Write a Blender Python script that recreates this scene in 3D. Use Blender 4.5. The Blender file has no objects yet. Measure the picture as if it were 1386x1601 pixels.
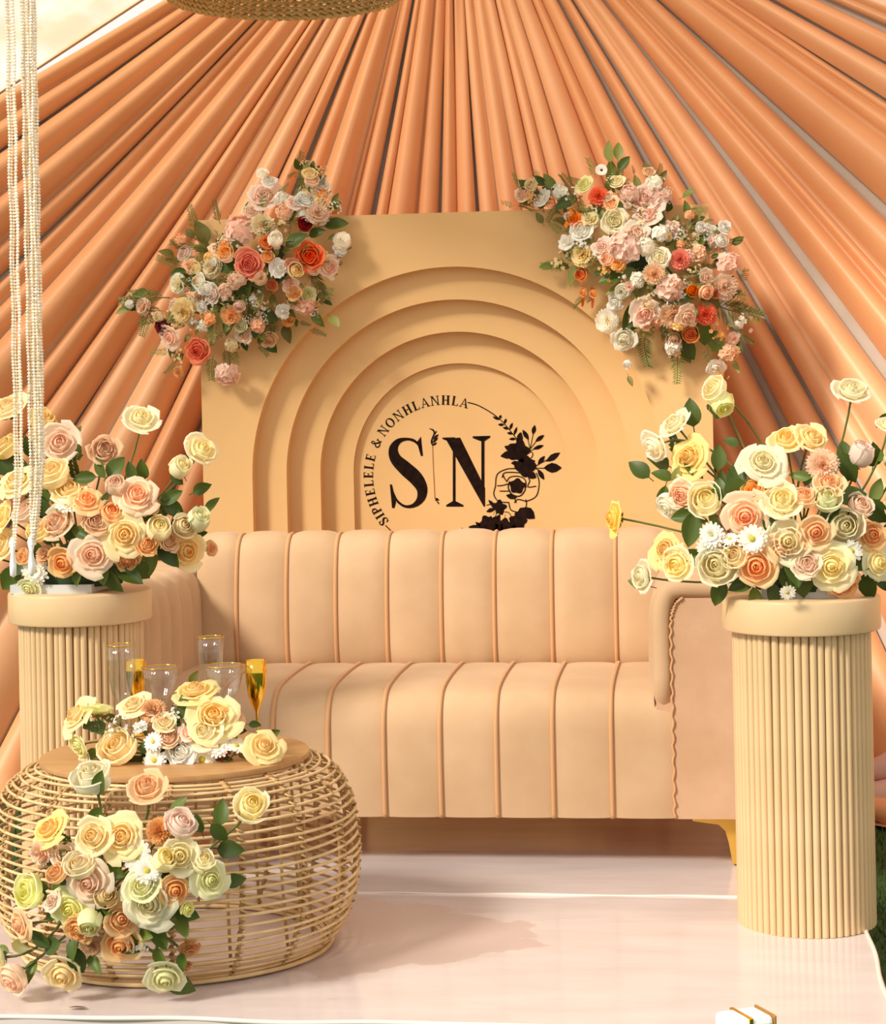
import bpy, math, random
from mathutils import Vector, Matrix, Quaternion
R = random.Random(7)
PI = math.pi
S = bpy.context.scene
COL = S.collection
# ------------------------------------------------------------------ camera, light, exposure
EYE = 1.45; FPX = 3200.0; CX, CY = 693.0, 622.0; ROLL = .02; YAW = math.radians(7.2)
cam = bpy.data.objects.new('camera', bpy.data.cameras.new('camera')); COL.objects.link(cam)
cam.data.sensor_fit = 'VERTICAL'; cam.data.sensor_height = 36.0
cam.data.lens = FPX / 1601 * 36
cam.data.shift_y = (CY - 800.5) / 1601
cam.matrix_world = (Matrix.Translation((0, 0, EYE)) @ Matrix.Rotation(YAW, 4, 'Z') @ Matrix.Rotation(PI/2, 4, 'X')
                    @ Matrix.Rotation(-ROLL, 4, 'Z'))
cam.data.clip_end = 200
S.camera = cam

W = bpy.data.worlds.new('daylight'); S.world = W; W.use_nodes = True
W.node_tree.nodes['Background'].inputs[0].default_value = (1.0, .95, .87, 1)
W.node_tree.nodes['Background'].inputs[1].default_value = .98
sun = bpy.data.objects.new('sun', bpy.data.lights.new('sun', 'SUN')); COL.objects.link(sun)
sun.data.energy = 3.9; sun.data.angle = math.radians(12); sun.data.color = (1, .93, .80)
sun.rotation_euler = Vector((.80, .85, -.90)).to_track_quat('-Z', 'Y').to_euler()
S.cycles.diffuse_bounces = 6; S.cycles.max_bounces = 14; S.cycles.transparent_max_bounces = 24
S.view_settings.view_transform = 'Standard'; S.view_settings.look = 'None'
S.view_settings.exposure = 0.06; S.view_settings.gamma = 1.0; S.view_settings.use_curve_mapping = False

# ------------------------------------------------------------------ helpers
def ray(px, py):
    a, b = px - CX, py - CY
    u = (a*math.cos(ROLL) - b*math.sin(ROLL)) / FPX; v = (a*math.sin(ROLL) + b*math.cos(ROLL)) / FPX
    s, c = math.sin(YAW), math.cos(YAW)
    return Vector((-s + u*c, c + u*s, -v))
def P(px, py, Y):                                   # point of the plane at depth Y
    d = ray(px, py); return Vector((0, 0, EYE)) + d * (Y / d.y)
def G(px, py, z=0.0):                               # point of the level z
    d = ray(px, py); return Vector((0, 0, EYE)) + d * ((z - EYE) / d.z)
def lerp(a, b, t): return a + (b - a) * t

class MB:
    def __init__(s): s.v = []; s.f = []; s.m = []; s.a = []
    def vert(s, p, a=0.0): s.v.append(tuple(p)); s.a.append(a); return len(s.v) - 1
    def face(s, idx, m=0): s.f.append(tuple(idx)); s.m.append(m)
    def grid(s, fn, nu, nv, m=0, closeu=False, closev=False, attr=None):
        b = len(s.v); cu = nu if closeu else nu + 1; cv = nv if closev else nv + 1
        for j in range(cv):
            for i in range(cu):
                s.vert(fn(i / nu, j / nv), attr(i / nu, j / nv) if attr else 0.0)
        for j in range(nv):
            for i in range(nu):
                i2, j2 = (i + 1) % cu, (j + 1) % cv
                s.face((b + j*cu + i, b + j*cu + i2, b + j2*cu + i2, b + j2*cu + i), m)
    def box(s, x0, x1, y0, y1, z0, z1, m=0):
        b = len(s.v)
        for z in (z0, z1):
            for (x, y) in ((x0, y0), (x1, y0), (x1, y1), (x0, y1)): s.vert((x, y, z))
        for q in ((3, 2, 1, 0), (4, 5, 6, 7), (0, 1, 5, 4), (1, 2, 6, 5), (2, 3, 7, 6), (3, 0, 4, 7)): s.face([b + k for k in q], m)
    def lathe(s, prof, n, c=(0, 0, 0), m=0, rib=None, caps=True):
        b = len(s.v); k = len(prof)
        for (r, z) in prof:
            for i in range(n):
                t = 2*PI*i/n; rr = r * (rib(t, z) if rib else 1)
                s.vert((c[0] + rr*math.cos(t), c[1] + rr*math.sin(t), c[2] + z))
        for j in range(k - 1):
            for i in range(n):
                i2 = (i + 1) % n
                s.face((b + j*n + i, b + j*n + i2, b + (j+1)*n + i2, b + (j+1)*n + i), m)
        if caps:
            s.face([b + i for i in reversed(range(n))], m); s.face([b + (k-1)*n + i for i in range(n)], m)
    def tube(s, pts, r, n=6, m=0, closed=False, caps=True, rf=None, a=0.0):
        pts = [Vector(p) for p in pts]; L = len(pts); b = len(s.v)
        T = []
        for i in range(L):
            if closed: t = pts[(i+1) % L] - pts[i-1]
            else: t = pts[min(i+1, L-1)] - pts[max(i-1, 0)]
            T.append(t.normalized() if t.length > 1e-9 else Vector((0, 0, 1)))
        up = Vector((0, 0, 1)) if abs(T[0].z) < .9 else Vector((1, 0, 0))
        N = (up - T[0]*up.dot(T[0])).normalized()
        for i in range(L):
            N = (N - T[i]*N.dot(T[i])).normalized(); B = T[i].cross(N)
            rr = (rf(i/(L-1)) if rf else 1) * r
            for k in range(n):
                t = 2*PI*k/n; s.vert(pts[i] + (N*math.cos(t) + B*math.sin(t))*rr, a)
        for i in range(L if closed else L-1):
            j = (i+1) % L
            for k in range(n):
                k2 = (k+1) % n; s.face((b+i*n+k, b+i*n+k2, b+j*n+k2, b+j*n+k), m)
        if caps and not closed:
            s.face([b+k for k in reversed(range(n))], m); s.face([b+(L-1)*n+k for k in range(n)], m)
    def prism(s, pts, off, m=0):                    # planar outline pts pushed by off
        b = len(s.v); n = len(pts); off = Vector(off)
        for p in pts: s.vert(p)
        for p in pts: s.vert(Vector(p) + off)
        s.face([b+i for i in range(n)], m); s.face([b+n+i for i in reversed(range(n))], m)
        for i in range(n):
            j = (i+1) % n; s.face((b+i, b+n+i, b+n+j, b+j), m)
    def mesh(s, name, mats, smooth=True, attr=False):
        me = bpy.data.meshes.new(name); me.from_pydata(s.v, [], s.f)
        for m in (mats if isinstance(mats, (list, tuple)) else [mats]): me.materials.append(m)
        if any(s.m): me.polygons.foreach_set('material_index', s.m)
        me.polygons.foreach_set('use_smooth', [smooth]*len(s.f))
        if attr:
            at = me.attributes.new('tone', 'FLOAT', 'POINT'); at.data.foreach_set('value', s.a)
        me.update(); return me
    def obj(s, name, mats, parent=None, smooth=True, attr=False, world=True):
        o = bpy.data.objects.new(name, s.mesh(name, mats, smooth, attr)); COL.objects.link(o)
        if parent is not None: attach(o, parent, world)
        return o
def attach(o, parent, world=False):
    o.parent = parent
    if world: o.matrix_parent_inverse = WM[parent.name].inverted() if parent.name in WM else Matrix.Identity(4)
WM = {}                                             # world matrices of the parents (no depsgraph pass needed)
def thing(name, label, cat, loc, group=None):
    o = bpy.data.objects.new(name, None); COL.objects.link(o); o.location = loc; o.empty_display_size = .1
    WM[o.name] = Matrix.Translation(loc); o['label'] = label; o['category'] = cat
    if group: o['group'] = group
    return o
def tag(o, label, cat, group=None):
    o['label'] = label; o['category'] = cat
    if group: o['group'] = group
    return o
def struct(o): o['kind'] = 'structure'; return o
def link_copy(src, parent, loc=None):
    o = src.copy(); COL.objects.link(o); o.parent = parent
    if loc is not None: o.location = loc
    return o
def autosmooth(o, ang=40):
    me = o.data; me.set_sharp_from_angle(angle=math.radians(ang)); return o

# ------------------------------------------------------------------ materials
def nodes(name):
    m = bpy.data.materials.new(name); m.use_nodes = True; t = m.node_tree
    return m, t, t.nodes['Principled BSDF'], t.nodes['Material Output']
def mixcol(t, fac, a, b):
    n = t.nodes.new('ShaderNodeMix'); n.data_type = 'RGBA'
    for sock, val in ((0, fac), (6, a), (7, b)):
        if isinstance(val, (int, float)): n.inputs[sock].default_value = val
        elif isinstance(val, tuple): n.inputs[sock].default_value = (*val, 1)
        else: t.links.new(val, n.inputs[sock])
    return n.outputs[2]
def noise(t, scale, detail=3, vec='Object', stretch=None):
    tc = t.nodes.new('ShaderNodeTexCoord'); n = t.nodes.new('ShaderNodeTexNoise')
    n.inputs['Scale'].default_value = scale; n.inputs['Detail'].default_value = detail
    if stretch:
        mp = t.nodes.new('ShaderNodeMapping'); mp.inputs['Scale'].default_value = stretch
        t.links.new(tc.outputs[vec], mp.inputs[0]); t.links.new(mp.outputs[0], n.inputs[0])
    else: t.links.new(tc.outputs[vec], n.inputs[0])
    return n.outputs[0]
def ramp(t, src, a, b):
    n = t.nodes.new('ShaderNodeMapRange'); n.inputs[1].default_value = a; n.inputs[2].default_value = b
    t.links.new(src, n.inputs[0]); return n.outputs[0]
def mat(name, c, c2=None, rough=.6, scale=8, metal=0, spec=.5, sheen=0, bump=0, bscale=60, stretch=None, lo=.35, hi=.65, coat=0):
    m, t, b, o = nodes(name)
    b.inputs['Base Color'].default_value = (*c, 1); b.inputs['Roughness'].default_value = rough
    b.inputs['Metallic'].default_value = metal; b.inputs['Specular IOR Level'].default_value = spec
    b.inputs['Coat Weight'].default_value = coat
    if sheen:
        b.inputs['Sheen Weight'].default_value = sheen; b.inputs['Sheen Roughness'].default_value = .4
        b.inputs['Sheen Tint'].default_value = (1, .85, .7, 1)
    if c2: t.links.new(mixcol(t, ramp(t, noise(t, scale, 4, stretch=stretch), lo, hi), c, c2), b.inputs['Base Color'])
    if bump:
        bn = t.nodes.new('ShaderNodeBump'); bn.inputs['Strength'].default_value = bump; bn.inputs['Distance'].default_value = .004
        t.links.new(noise(t, bscale, 3, stretch=stretch), bn.inputs['Height']); t.links.new(bn.outputs[0], b.inputs['Normal'])
    return m
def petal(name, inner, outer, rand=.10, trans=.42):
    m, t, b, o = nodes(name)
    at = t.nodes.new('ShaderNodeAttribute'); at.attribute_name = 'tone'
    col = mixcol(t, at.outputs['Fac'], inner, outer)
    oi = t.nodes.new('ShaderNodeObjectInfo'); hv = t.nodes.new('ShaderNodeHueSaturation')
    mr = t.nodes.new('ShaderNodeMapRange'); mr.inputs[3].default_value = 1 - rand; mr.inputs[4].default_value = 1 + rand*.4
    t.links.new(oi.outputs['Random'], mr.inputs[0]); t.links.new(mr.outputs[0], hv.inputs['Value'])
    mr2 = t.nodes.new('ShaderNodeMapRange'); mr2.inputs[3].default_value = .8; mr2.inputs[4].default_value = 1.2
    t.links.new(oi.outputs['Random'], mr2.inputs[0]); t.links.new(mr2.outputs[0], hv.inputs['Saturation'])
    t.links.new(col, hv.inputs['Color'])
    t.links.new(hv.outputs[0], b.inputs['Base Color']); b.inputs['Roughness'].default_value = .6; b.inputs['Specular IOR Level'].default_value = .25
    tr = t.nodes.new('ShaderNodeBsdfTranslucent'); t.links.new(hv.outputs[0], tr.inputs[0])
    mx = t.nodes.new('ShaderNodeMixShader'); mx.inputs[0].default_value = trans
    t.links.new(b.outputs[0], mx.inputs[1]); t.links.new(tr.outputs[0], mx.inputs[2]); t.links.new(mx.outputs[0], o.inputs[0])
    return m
def leafmat(name, c, c2):
    m, t, b, o = nodes(name)
    oi = t.nodes.new('ShaderNodeObjectInfo'); col = mixcol(t, oi.outputs['Random'], c, c2)
    t.links.new(col, b.inputs['Base Color']); b.inputs['Roughness'].default_value = .45; b.inputs['Specular IOR Level'].default_value = .4
    tr = t.nodes.new('ShaderNodeBsdfTranslucent'); t.links.new(col, tr.inputs[0])
    mx = t.nodes.new('ShaderNodeMixShader'); mx.inputs[0].default_value = .2
    t.links.new(b.outputs[0], mx.inputs[1]); t.links.new(tr.outputs[0], mx.inputs[2]); t.links.new(mx.outputs[0], o.inputs[0])
    return m

VELVET = mat('velvet', (.57, .375, .22), (.51, .325, .18), rough=.8, scale=5, sheen=.35, bump=.08, bscale=300)
VELVET_FLAT = mat('velvet_front', (.58, .36, .22), (.52, .31, .18), rough=.85, scale=7, sheen=.3, bump=.15, bscale=200)
PIPE = mat('piping_velvet', (.58, .31, .14), rough=.8, sheen=.3)
DRAPE = mat('drape_satin', (.76, .365, .165), (.70, .315, .135), rough=.45, scale=2, sheen=.25, spec=.4)
DRAPE2 = mat('drape_satin_pale', (.80, .425, .215), (.75, .375, .18), rough=.45, scale=2, sheen=.25, spec=.4)
LINING = mat('lining_cloth', (.62, .48, .39), (.52, .39, .31), rough=.8, scale=3)
HEM = mat('hem_cloth', (.62, .40, .33), (.55, .32, .25), rough=.7, scale=6)
BOARD = mat('board_paint', (.76, .47, .205), (.72, .44, .185), rough=.6, scale=3, spec=.3)
INK = mat('ink', (.010, .005, .004), (.022, .010, .007), rough=.9, scale=40, spec=.05)
INK_GOLD = mat('bronze_ink', (.30, .12, .03), rough=.4)
PLINTH = mat('plinth_paint', (.68, .48, .27), (.63, .44, .235), rough=.38, scale=5, coat=.15)
CORE = mat('plinth_core', (.25, .14, .05), rough=.8)
GOLD = mat('gold', (.85, .50, .06), rough=.12, metal=1)
GOLDPAINT = mat('gold_leg', (.75, .45, .08), rough=.3, metal=.6)
RATTAN = mat('rattan', (.74, .53, .28), (.60, .39, .17), rough=.5, scale=14, bump=.2, bscale=150)
RATTAN_D = mat('rattan_binding', (.55, .35, .15), (.40, .22, .08), rough=.6, scale=30)
WOOD = mat('table_wood', (.48, .26, .10), (.41, .21, .08), rough=.4, scale=4, stretch=(1, 12, 1), spec=.4)
STRAW = mat('straw', (.78, .58, .27), (.60, .40, .15), rough=.7, scale=40)
TRAY = mat('tray_plastic', (.55, .56, .55), rough=.4)
FOAM = mat('floral_foam', (.03, .06, .025), rough=.9, bump=.5)
STEM = mat('stem_green', (.10, .15, .03), (.16, .17, .04), rough=.6, scale=20)
TWIG = mat('twig_brown', (.10, .05, .025), rough=.7)
WHITE = mat('white_ceramic', (.9, .9, .9), rough=.25)
SCRAP = mat('dry_leaf', (.08, .03, .015), rough=.8)
GRASS = mat('turf', (.015, .05, .008), (.03, .09, .015), rough=.9, scale=60)
BEAD = mat('crystal_bead', (.97, .93, .84), (.95, .76, .48), rough=.2, metal=.35, scale=160, lo=.45, hi=.6)
GREEN_D = leafmat('leaf_dark', (.045, .075, .010), (.085, .13, .016))
GREEN_M = leafmat('leaf_mid', (.10, .15, .02), (.17, .21, .035))
GREEN_P = leafmat('leaf_pale', (.24, .28, .06), (.34, .33, .10))
OLIVE = leafmat('leaf_olive', (.13, .12, .02), (.22, .18, .035))
def glassmat(name):
    m, t, b, o = nodes(name); t.nodes.remove(b)
    tr = t.nodes.new('ShaderNodeBsdfTransparent'); tr.inputs[0].default_value = (.97, .97, .96, 1)
    gl = t.nodes.new('ShaderNodeBsdfGlossy'); gl.inputs['Roughness'].default_value = .03
    lw = t.nodes.new('ShaderNodeLayerWeight'); lw.inputs[0].default_value = .25; fr = t.nodes.new('ShaderNodeMapRange'); fr.inputs[3].default_value = .04; fr.inputs[4].default_value = .5; t.links.new(lw.outputs['Facing'], fr.inputs[0])
    mx = t.nodes.new('ShaderNodeMixShader'); t.links.new(fr.outputs[0], mx.inputs[0])
    t.links.new(tr.outputs[0], mx.inputs[1]); t.links.new(gl.outputs[0], mx.inputs[2]); t.links.new(mx.outputs[0], o.inputs[0])
    return m
GLASS = glassmat('clear_glass')
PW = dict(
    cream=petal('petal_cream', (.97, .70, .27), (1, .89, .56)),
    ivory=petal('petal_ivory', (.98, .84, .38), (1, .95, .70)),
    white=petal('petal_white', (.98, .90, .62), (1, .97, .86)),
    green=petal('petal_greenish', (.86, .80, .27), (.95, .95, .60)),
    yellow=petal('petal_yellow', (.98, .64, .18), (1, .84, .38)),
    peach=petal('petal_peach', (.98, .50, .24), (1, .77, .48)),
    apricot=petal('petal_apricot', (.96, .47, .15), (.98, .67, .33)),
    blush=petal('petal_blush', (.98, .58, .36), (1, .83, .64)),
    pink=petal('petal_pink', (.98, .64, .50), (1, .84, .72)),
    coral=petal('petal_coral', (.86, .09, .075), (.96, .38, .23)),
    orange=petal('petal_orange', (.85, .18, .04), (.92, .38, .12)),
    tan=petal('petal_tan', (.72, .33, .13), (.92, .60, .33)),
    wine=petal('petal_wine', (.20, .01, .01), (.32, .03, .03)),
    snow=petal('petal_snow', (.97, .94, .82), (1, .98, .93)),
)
YOLK = mat('flower_disc', (.62, .46, .03), (.35, .36, .03), rough=.8, scale=300)
DARKC = mat('anemone_disc', (.01, .01, .03), rough=.6)

# floor vinyl: glossy pinkish white with an irregular darker, duller patch and faint streaks
def vinyl():
    m, t, b, o = nodes('vinyl_sheet')
    base = mixcol(t, ramp(t, noise(t, 3.0, 5, stretch=(1, 3, 1)), .35, .7), (.68, .59, .575), (.61, .52, .505))
    tc = t.nodes.new('ShaderNodeTexCoord'); n = t.nodes.new('ShaderNodeTexNoise'); n.inputs['Scale'].default_value = 3.0; n.inputs['Detail'].default_value = 7
    t.links.new(tc.outputs['Object'], n.inputs[0])
    # dull patch: a darker, rougher ellipse around (-0.95, 5.5) broken up by noise
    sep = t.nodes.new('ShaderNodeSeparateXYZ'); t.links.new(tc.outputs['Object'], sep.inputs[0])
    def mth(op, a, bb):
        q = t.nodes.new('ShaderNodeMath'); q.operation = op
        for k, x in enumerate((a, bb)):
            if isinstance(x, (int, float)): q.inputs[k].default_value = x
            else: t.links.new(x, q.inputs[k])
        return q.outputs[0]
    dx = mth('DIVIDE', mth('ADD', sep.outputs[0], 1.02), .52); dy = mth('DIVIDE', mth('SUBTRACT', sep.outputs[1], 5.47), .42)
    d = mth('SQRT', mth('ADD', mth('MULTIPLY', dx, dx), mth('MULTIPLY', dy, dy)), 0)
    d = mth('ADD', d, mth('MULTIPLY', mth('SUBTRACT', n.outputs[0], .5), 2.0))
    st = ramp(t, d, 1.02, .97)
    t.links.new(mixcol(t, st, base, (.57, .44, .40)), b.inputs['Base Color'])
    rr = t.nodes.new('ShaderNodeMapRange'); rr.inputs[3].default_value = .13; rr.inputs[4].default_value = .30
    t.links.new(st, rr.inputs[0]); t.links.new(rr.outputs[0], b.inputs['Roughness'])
    b.inputs['Specular IOR Level'].default_value = .5
    bn = t.nodes.new('ShaderNodeBump'); bn.inputs['Strength'].default_value = .12; bn.inputs['Distance'].default_value = .006
    t.links.new(noise(t, 5, 3, stretch=(1, 4, 1)), bn.inputs['Height']); t.links.new(bn.outputs[0], b.inputs['Normal'])
    return m
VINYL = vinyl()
VEDGE = mat('vinyl_edge', (.80, .70, .63), rough=.25)
SKIRT = mat('platform_skirt', (.62, .66, .62), rough=.4)
def canopy(name, c, c2, tr, sheer):
    m, t, b, o = nodes(name)
    col = mixcol(t, ramp(t, noise(t, 3.2, 5, stretch=(1, .35, 1)), .4, .62), c, c2)
    t.links.new(col, b.inputs['Base Color']); b.inputs['Roughness'].default_value = .8
    x = t.nodes.new('ShaderNodeBsdfTranslucent'); t.links.new(col, x.inputs[0])
    mx = t.nodes.new('ShaderNodeMixShader'); mx.inputs[0].default_value = tr
    t.links.new(b.outputs[0], mx.inputs[1]); t.links.new(x.outputs[0], mx.inputs[2])
    tp = t.nodes.new('ShaderNodeBsdfTransparent'); m2 = t.nodes.new('ShaderNodeMixShader'); m2.inputs[0].default_value = sheer   # sheer voile
    t.links.new(mx.outputs[0], m2.inputs[1]); t.links.new(tp.outputs[0], m2.inputs[2]); t.links.new(m2.outputs[0], o.inputs[0])
    return m
CANOPY_L = canopy('canopy_white', (1.0, .97, .88), (.90, .62, .26), .6, .45)
CANOPY_R = canopy('canopy_blush', (.95, .72, .55), (.88, .62, .45), .5, .3)

# ------------------------------------------------------------------ setting
XL, XR, YF, YB, YS = -2.10, .415, 4.70, 8.2, 5.935
b = MB(); b.box(XL + .01, XR - .01, YF + .01, YB, -.10, -.012); floor = struct(b.obj('floor', SKIRT, smooth=False)); WM['floor'] = Matrix.Identity(4)
def sheet(y0, y1, seed):
    b = MB(); rr = random.Random(seed); ph = [rr.uniform(0, 6) for _ in range(4)]
    def fn(u, v):
        x, y = lerp(XL, XR, u), lerp(y0, y1, v)
        return (x, y, .0 - .0012 + .0012*math.sin(7*x + ph[0])*math.sin(5*y + ph[1]))
    b.grid(fn, 60, 40)
    n = len(b.v)
    # turned-down edges
    b.grid(lambda u, v: (lerp(XL, XR, u), y0 - .004*v, -.001 - .095*v), 40, 2)
    b.grid(lambda u, v: (XR + .004*v, lerp(y0, y1, u), -.001 - .095*v), 20, 2)
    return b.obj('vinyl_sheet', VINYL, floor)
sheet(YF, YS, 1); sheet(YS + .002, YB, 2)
b = MB(); pts = [(lerp(XL, XR, i/80), YS + .004*math.sin(i*.23) + .002*math.sin(i*.7), -.001 + .001*math.sin(i*.53)) for i in range(81)]
b.tube(pts, .006, 8, rf=lambda t: .8 + .35*math.sin(t*23)); b.obj('sheet_seam', VEDGE, floor)
b = MB(); b.tube([(XR - .004 + .004*math.sin(i*.7), lerp(YF, YB, i/60), .001) for i in range(61)], .006, 8); b.obj('edge_lip', VEDGE, floor)
b = MB(); b.tube([(lerp(XL, XR, i/80), YF + .004*math.sin(i*.5), -.001 + .002*math.sin(i*.31)) for i in range(81)], .006, 8); b.obj('edge_lip', VEDGE, floor)

b = MB(); b.grid(lambda u, v: (lerp(-9, 7, u), lerp(-6, 14, v), -.1), 8, 8); struct(b.obj('ground', GRASS))
b = MB()
for (x0, x1, y0, y1, n) in ((.43, 1.25, 4.6, 7.28, 7000), (-3.1, -2.12, 4.6, 7.6, 5000)):
    for _ in range(n):
        x, y = R.uniform(x0, x1), R.uniform(y0, y1); a = R.uniform(0, PI); h = R.uniform(.018, .04); w = .003
        k = [b.vert((x - w*math.cos(a), y - w*math.sin(a), -.1)), b.vert((x + w*math.cos(a), y + w*math.sin(a), -.1)),
             b.vert((x + R.uniform(-.015, .015), y + R.uniform(-.015, .015), -.1 + h))]
        b.face(k)
g = tag(b.obj('grass_blades', GREEN_D, smooth=False), 'short dark green turf blades beside the platform', 'grass'); g['kind'] = 'stuff'

AX, AZ, AY = -1.0, 3.78, 8.55
b = MB(); b.prism([(-4.3, 8.74, -.1), (2.3, 8.74, -.1), (2.3, 8.74, 2.15), (AX, 8.74, 3.72), (-4.3, 8.74, 2.0)], (0, .02, 0))
struct(b.obj('wall_back', LINING, smooth=False))
def roof(sx, pa, pb, x_end, m):
    b = MB(); A, B = P(*pa, 8.6), P(*pb, 8.6); k = (B.z - A.z)/(B.x - A.x)
    def fn(u, v):
        x = AX + .02*sx + sx*u*abs(x_end - AX); y = lerp(6.1, 8.6, v)
        z = A.z + k*(x - A.x) + .03*math.sin(PI*u)*(1 - v) + (.018*math.sin(9*y + 2*math.sin(2*x)) + .012*math.sin(23*y + 3*x))*(1 - v**6)
        return (x, y, z)
    b.grid(fn, 50, 90); struct(b.obj('ceiling', m)); return A, k
A, k = roof(-1, (0, 148), (275, -32), -4.4, CANOPY_L)
roof(1, (1386, 52), (1267, -3), 2.4, CANOPY_R)
b = MB(); b.tube([(AX - 3.3*i/30, 8.58, A.z + k*(AX - 3.3*i/30 - A.x) + .004) for i in range(31)], .010, 6); struct(b.obj('trim_1', DRAPE2))

# ------------------------------------------------------------------ radial drape
drape = thing('gathered_drape', 'peach orange satin drape gathered overhead and fanned out in pleats behind the arch panel', 'drape', (AX, 8.1, -.1))
def drape_path(psi, n=44):
    deg = math.degrees(psi); side = 1 if psi > 0 else -1
    x, z = AX + .20*psi, AZ - .02
    rmax = 4.4; pts = []; bend = .16 if side > 0 else .05
    step = rmax/n
    for i in range(n + 1):
        r = i*step
        pts.append((x, z, r))
        a = psi*(1 + bend*.45 - bend*1.0*(r/3.0))
        x += math.sin(a)*step; z -= math.cos(a)*step
    return pts
def drape_panel(p0, p1, nf, seed, m):
    rr = random.Random(seed); b = MB()
    ws = [rr.choice((.35, .55, .9, 1.3, 1.8))*rr.uniform(.85, 1.15) for _ in range(nf)]; tot = sum(ws); cuts = [0]
    for w in ws: cuts.append(cuts[-1] + w/tot)
    amps = [rr.uniform(.65, 1.15) for _ in range(nf)]; ex = [rr.uniform(.5, .85) for _ in range(nf)]
    K = 9; cols = []
    for f_ in range(nf):
        for k in range(K + (1 if f_ == nf - 1 else 0)):
            q = k/K; cols.append((lerp(cuts[f_], cuts[f_+1], q), q, f_))
    ph = rr.uniform(0, 6); n = 44; rows = len(cols); base = len(b.v)
    for (s, q, f_) in cols:
        psi = lerp(p0, p1, s); path = drape_path(psi, n)
        wid = (p1 - p0)*(cuts[f_+1] - cuts[f_])
        for (x, z, r) in path:
            amp = min(.85*wid*max(r, .35), .12)*amps[f_]*(1 - .35*min(1, max(0, r - 2.2)/1.5))
            h = amp*(math.sin(PI*q)**ex[f_]) + .012*math.sin(r*1.7 + ph + s*4)
            dx = x - AX
            k = .80 if dx > 0 else .42
            y = AY - .25*(r/3.7) - k*(max(0, abs(dx) - .5)/1.3)**1.3*min(1.15, r/3.7) - h
            wob = .006*math.sin(r*2.1 + ph + f_)*min(1, r)
            zz = max(z, -.085 + .006*math.sin(s*40))
            if z < -.085: y -= min(.25, (-.085 - z))*.55*(1 + .4*math.sin(f_*2.3)); zz = -.092 + .012*abs(math.sin(PI*q))
            b.vert((x + wob, y, zz))
    for i in range(rows - 1):
        for j in range(n):
            b.face((base + i*(n+1) + j, base + i*(n+1) + j + 1, base + (i+1)*(n+1) + j + 1, base + (i+1)*(n+1) + j))
    return b.obj('drape_panel', m, drape)
a = math.radians(-58.0); end = math.radians(60.5); PSI0, PSI1 = a, end; i = 0; dr = random.Random(21)
while a < end:
    nf = dr.choice((1, 2, 3, 3, 4)); w = math.radians(nf*dr.uniform(2.2, 3.2))
    e = min(a + w, end)
    drape_panel(a, e, nf, 100 + i, DRAPE2 if dr.random() < .4 else DRAPE)
    a = e + math.radians(dr.choice((.0, .0, .12, .35, .7))); i += 1
b = MB()
def lin(u, v):
    path = LPATH[int(round(u*60))]; x, z, r = path[int(round(v*44))]; dx = x - AX; k = .80 if dx > 0 else .42
    return (x, AY + .03 - .25*(r/3.7) - k*(max(0, abs(dx) - .5)/1.3)**1.3*min(1.15, r/3.7), max(z, -.09))
LPATH = [drape_path(lerp(PSI0 + .02, PSI1 - .02, q/60)) for q in range(61)]
b.grid(lin, 60, 44); b.obj('lining', LINING, drape)
# crumpled hems lying on the turf at the right
for k, (x0, x1, y, z, r, m) in enumerate(((.42, 1.5, 7.36, -.05, .05, DRAPE), (.40, 1.5, 7.44, .02, .06, HEM), (.44, 1.5, 7.50, .09, .055, HEM))):
    b = MB(); b.tube([(lerp(x0, x1, t/24), y + .03*math.sin(t*.8 + k), z + .02*math.sin(t*.55 + k*2)) for t in range(25)], r, 10, rf=lambda t: .75 + .35*math.sin(t*17 + 1)**2)
    b.obj('crumpled_hem', m, drape)

# ------------------------------------------------------------------ arch backdrop panel
BX0, BX1, BZ, BY = -1.885, .040, 2.143, 7.60; ACX, ACZ = -.922, 1.168
board = thing('arch_panel_backdrop', 'tan painted backdrop panel with stepped recessed arches and black monogram, standing behind the sofa', 'backdrop', (ACX, 7.66, 0))
def arch_layer(y, th, rad, x0, x1, zt):
    b = MB(); inner = []; outer = []
    zs = [0, .4, .8, ACZ]
    for z in zs[:-1]: inner.append((ACX - rad, z)); outer.append((x0, z))
    angs = sorted([PI*k/64 for k in range(65)] + [math.atan2(zt - ACZ, x1 - ACX), math.atan2(zt - ACZ, x0 - ACX)], reverse=True)
    for a in angs:
        c, s = math.cos(a), math.sin(a); inner.append((ACX + rad*c, ACZ + rad*s))
        t = min([(q - ACX)/c for q in (x0, x1) if abs(c) > 1e-6 and (q - ACX)/c > 0] + ([(zt - ACZ)/s] if s > 1e-6 else []))
        outer.append((ACX + t*c, ACZ + t*s))
    for z in reversed(zs[:-1]): inner.append((ACX + rad, z)); outer.append((x1, z))
    n = len(inner)
    for yy in (y, y + th):
        for p in inner: b.vert((p[0], yy, p[1]))
        for p in outer: b.vert((p[0], yy, p[1]))
    for k in range(n - 1):
        b.face((k, k+1, n+k+1, n+k)); b.face((2*n+k, 3*n+k, 3*n+k+1, 2*n+k+1))
        b.face((k, 2*n+k, 2*n+k+1, k+1)); b.face((n+k, n+k+1, 3*n+k+1, 3*n+k))
    for k in (0, n-1): b.face((k, n+k, 3*n+k, 2*n+k))
    o = b.obj('arch_layer', BOARD, board); autosmooth(o, 35); return o
arch_layer(BY, .058, .772, BX0, BX1, BZ)
arch_layer(BY + .058, .058, .652, BX0 + .02, BX1 - .02, BZ - .02)
arch_layer(BY + .116, .058, .532, BX0 + .02, BX1 - .02, BZ - .02)
arch_layer(BY + .174, .024, .413, BX0 + .02, BX1 - .02, BZ - .02)
YI = BY + .198
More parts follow.
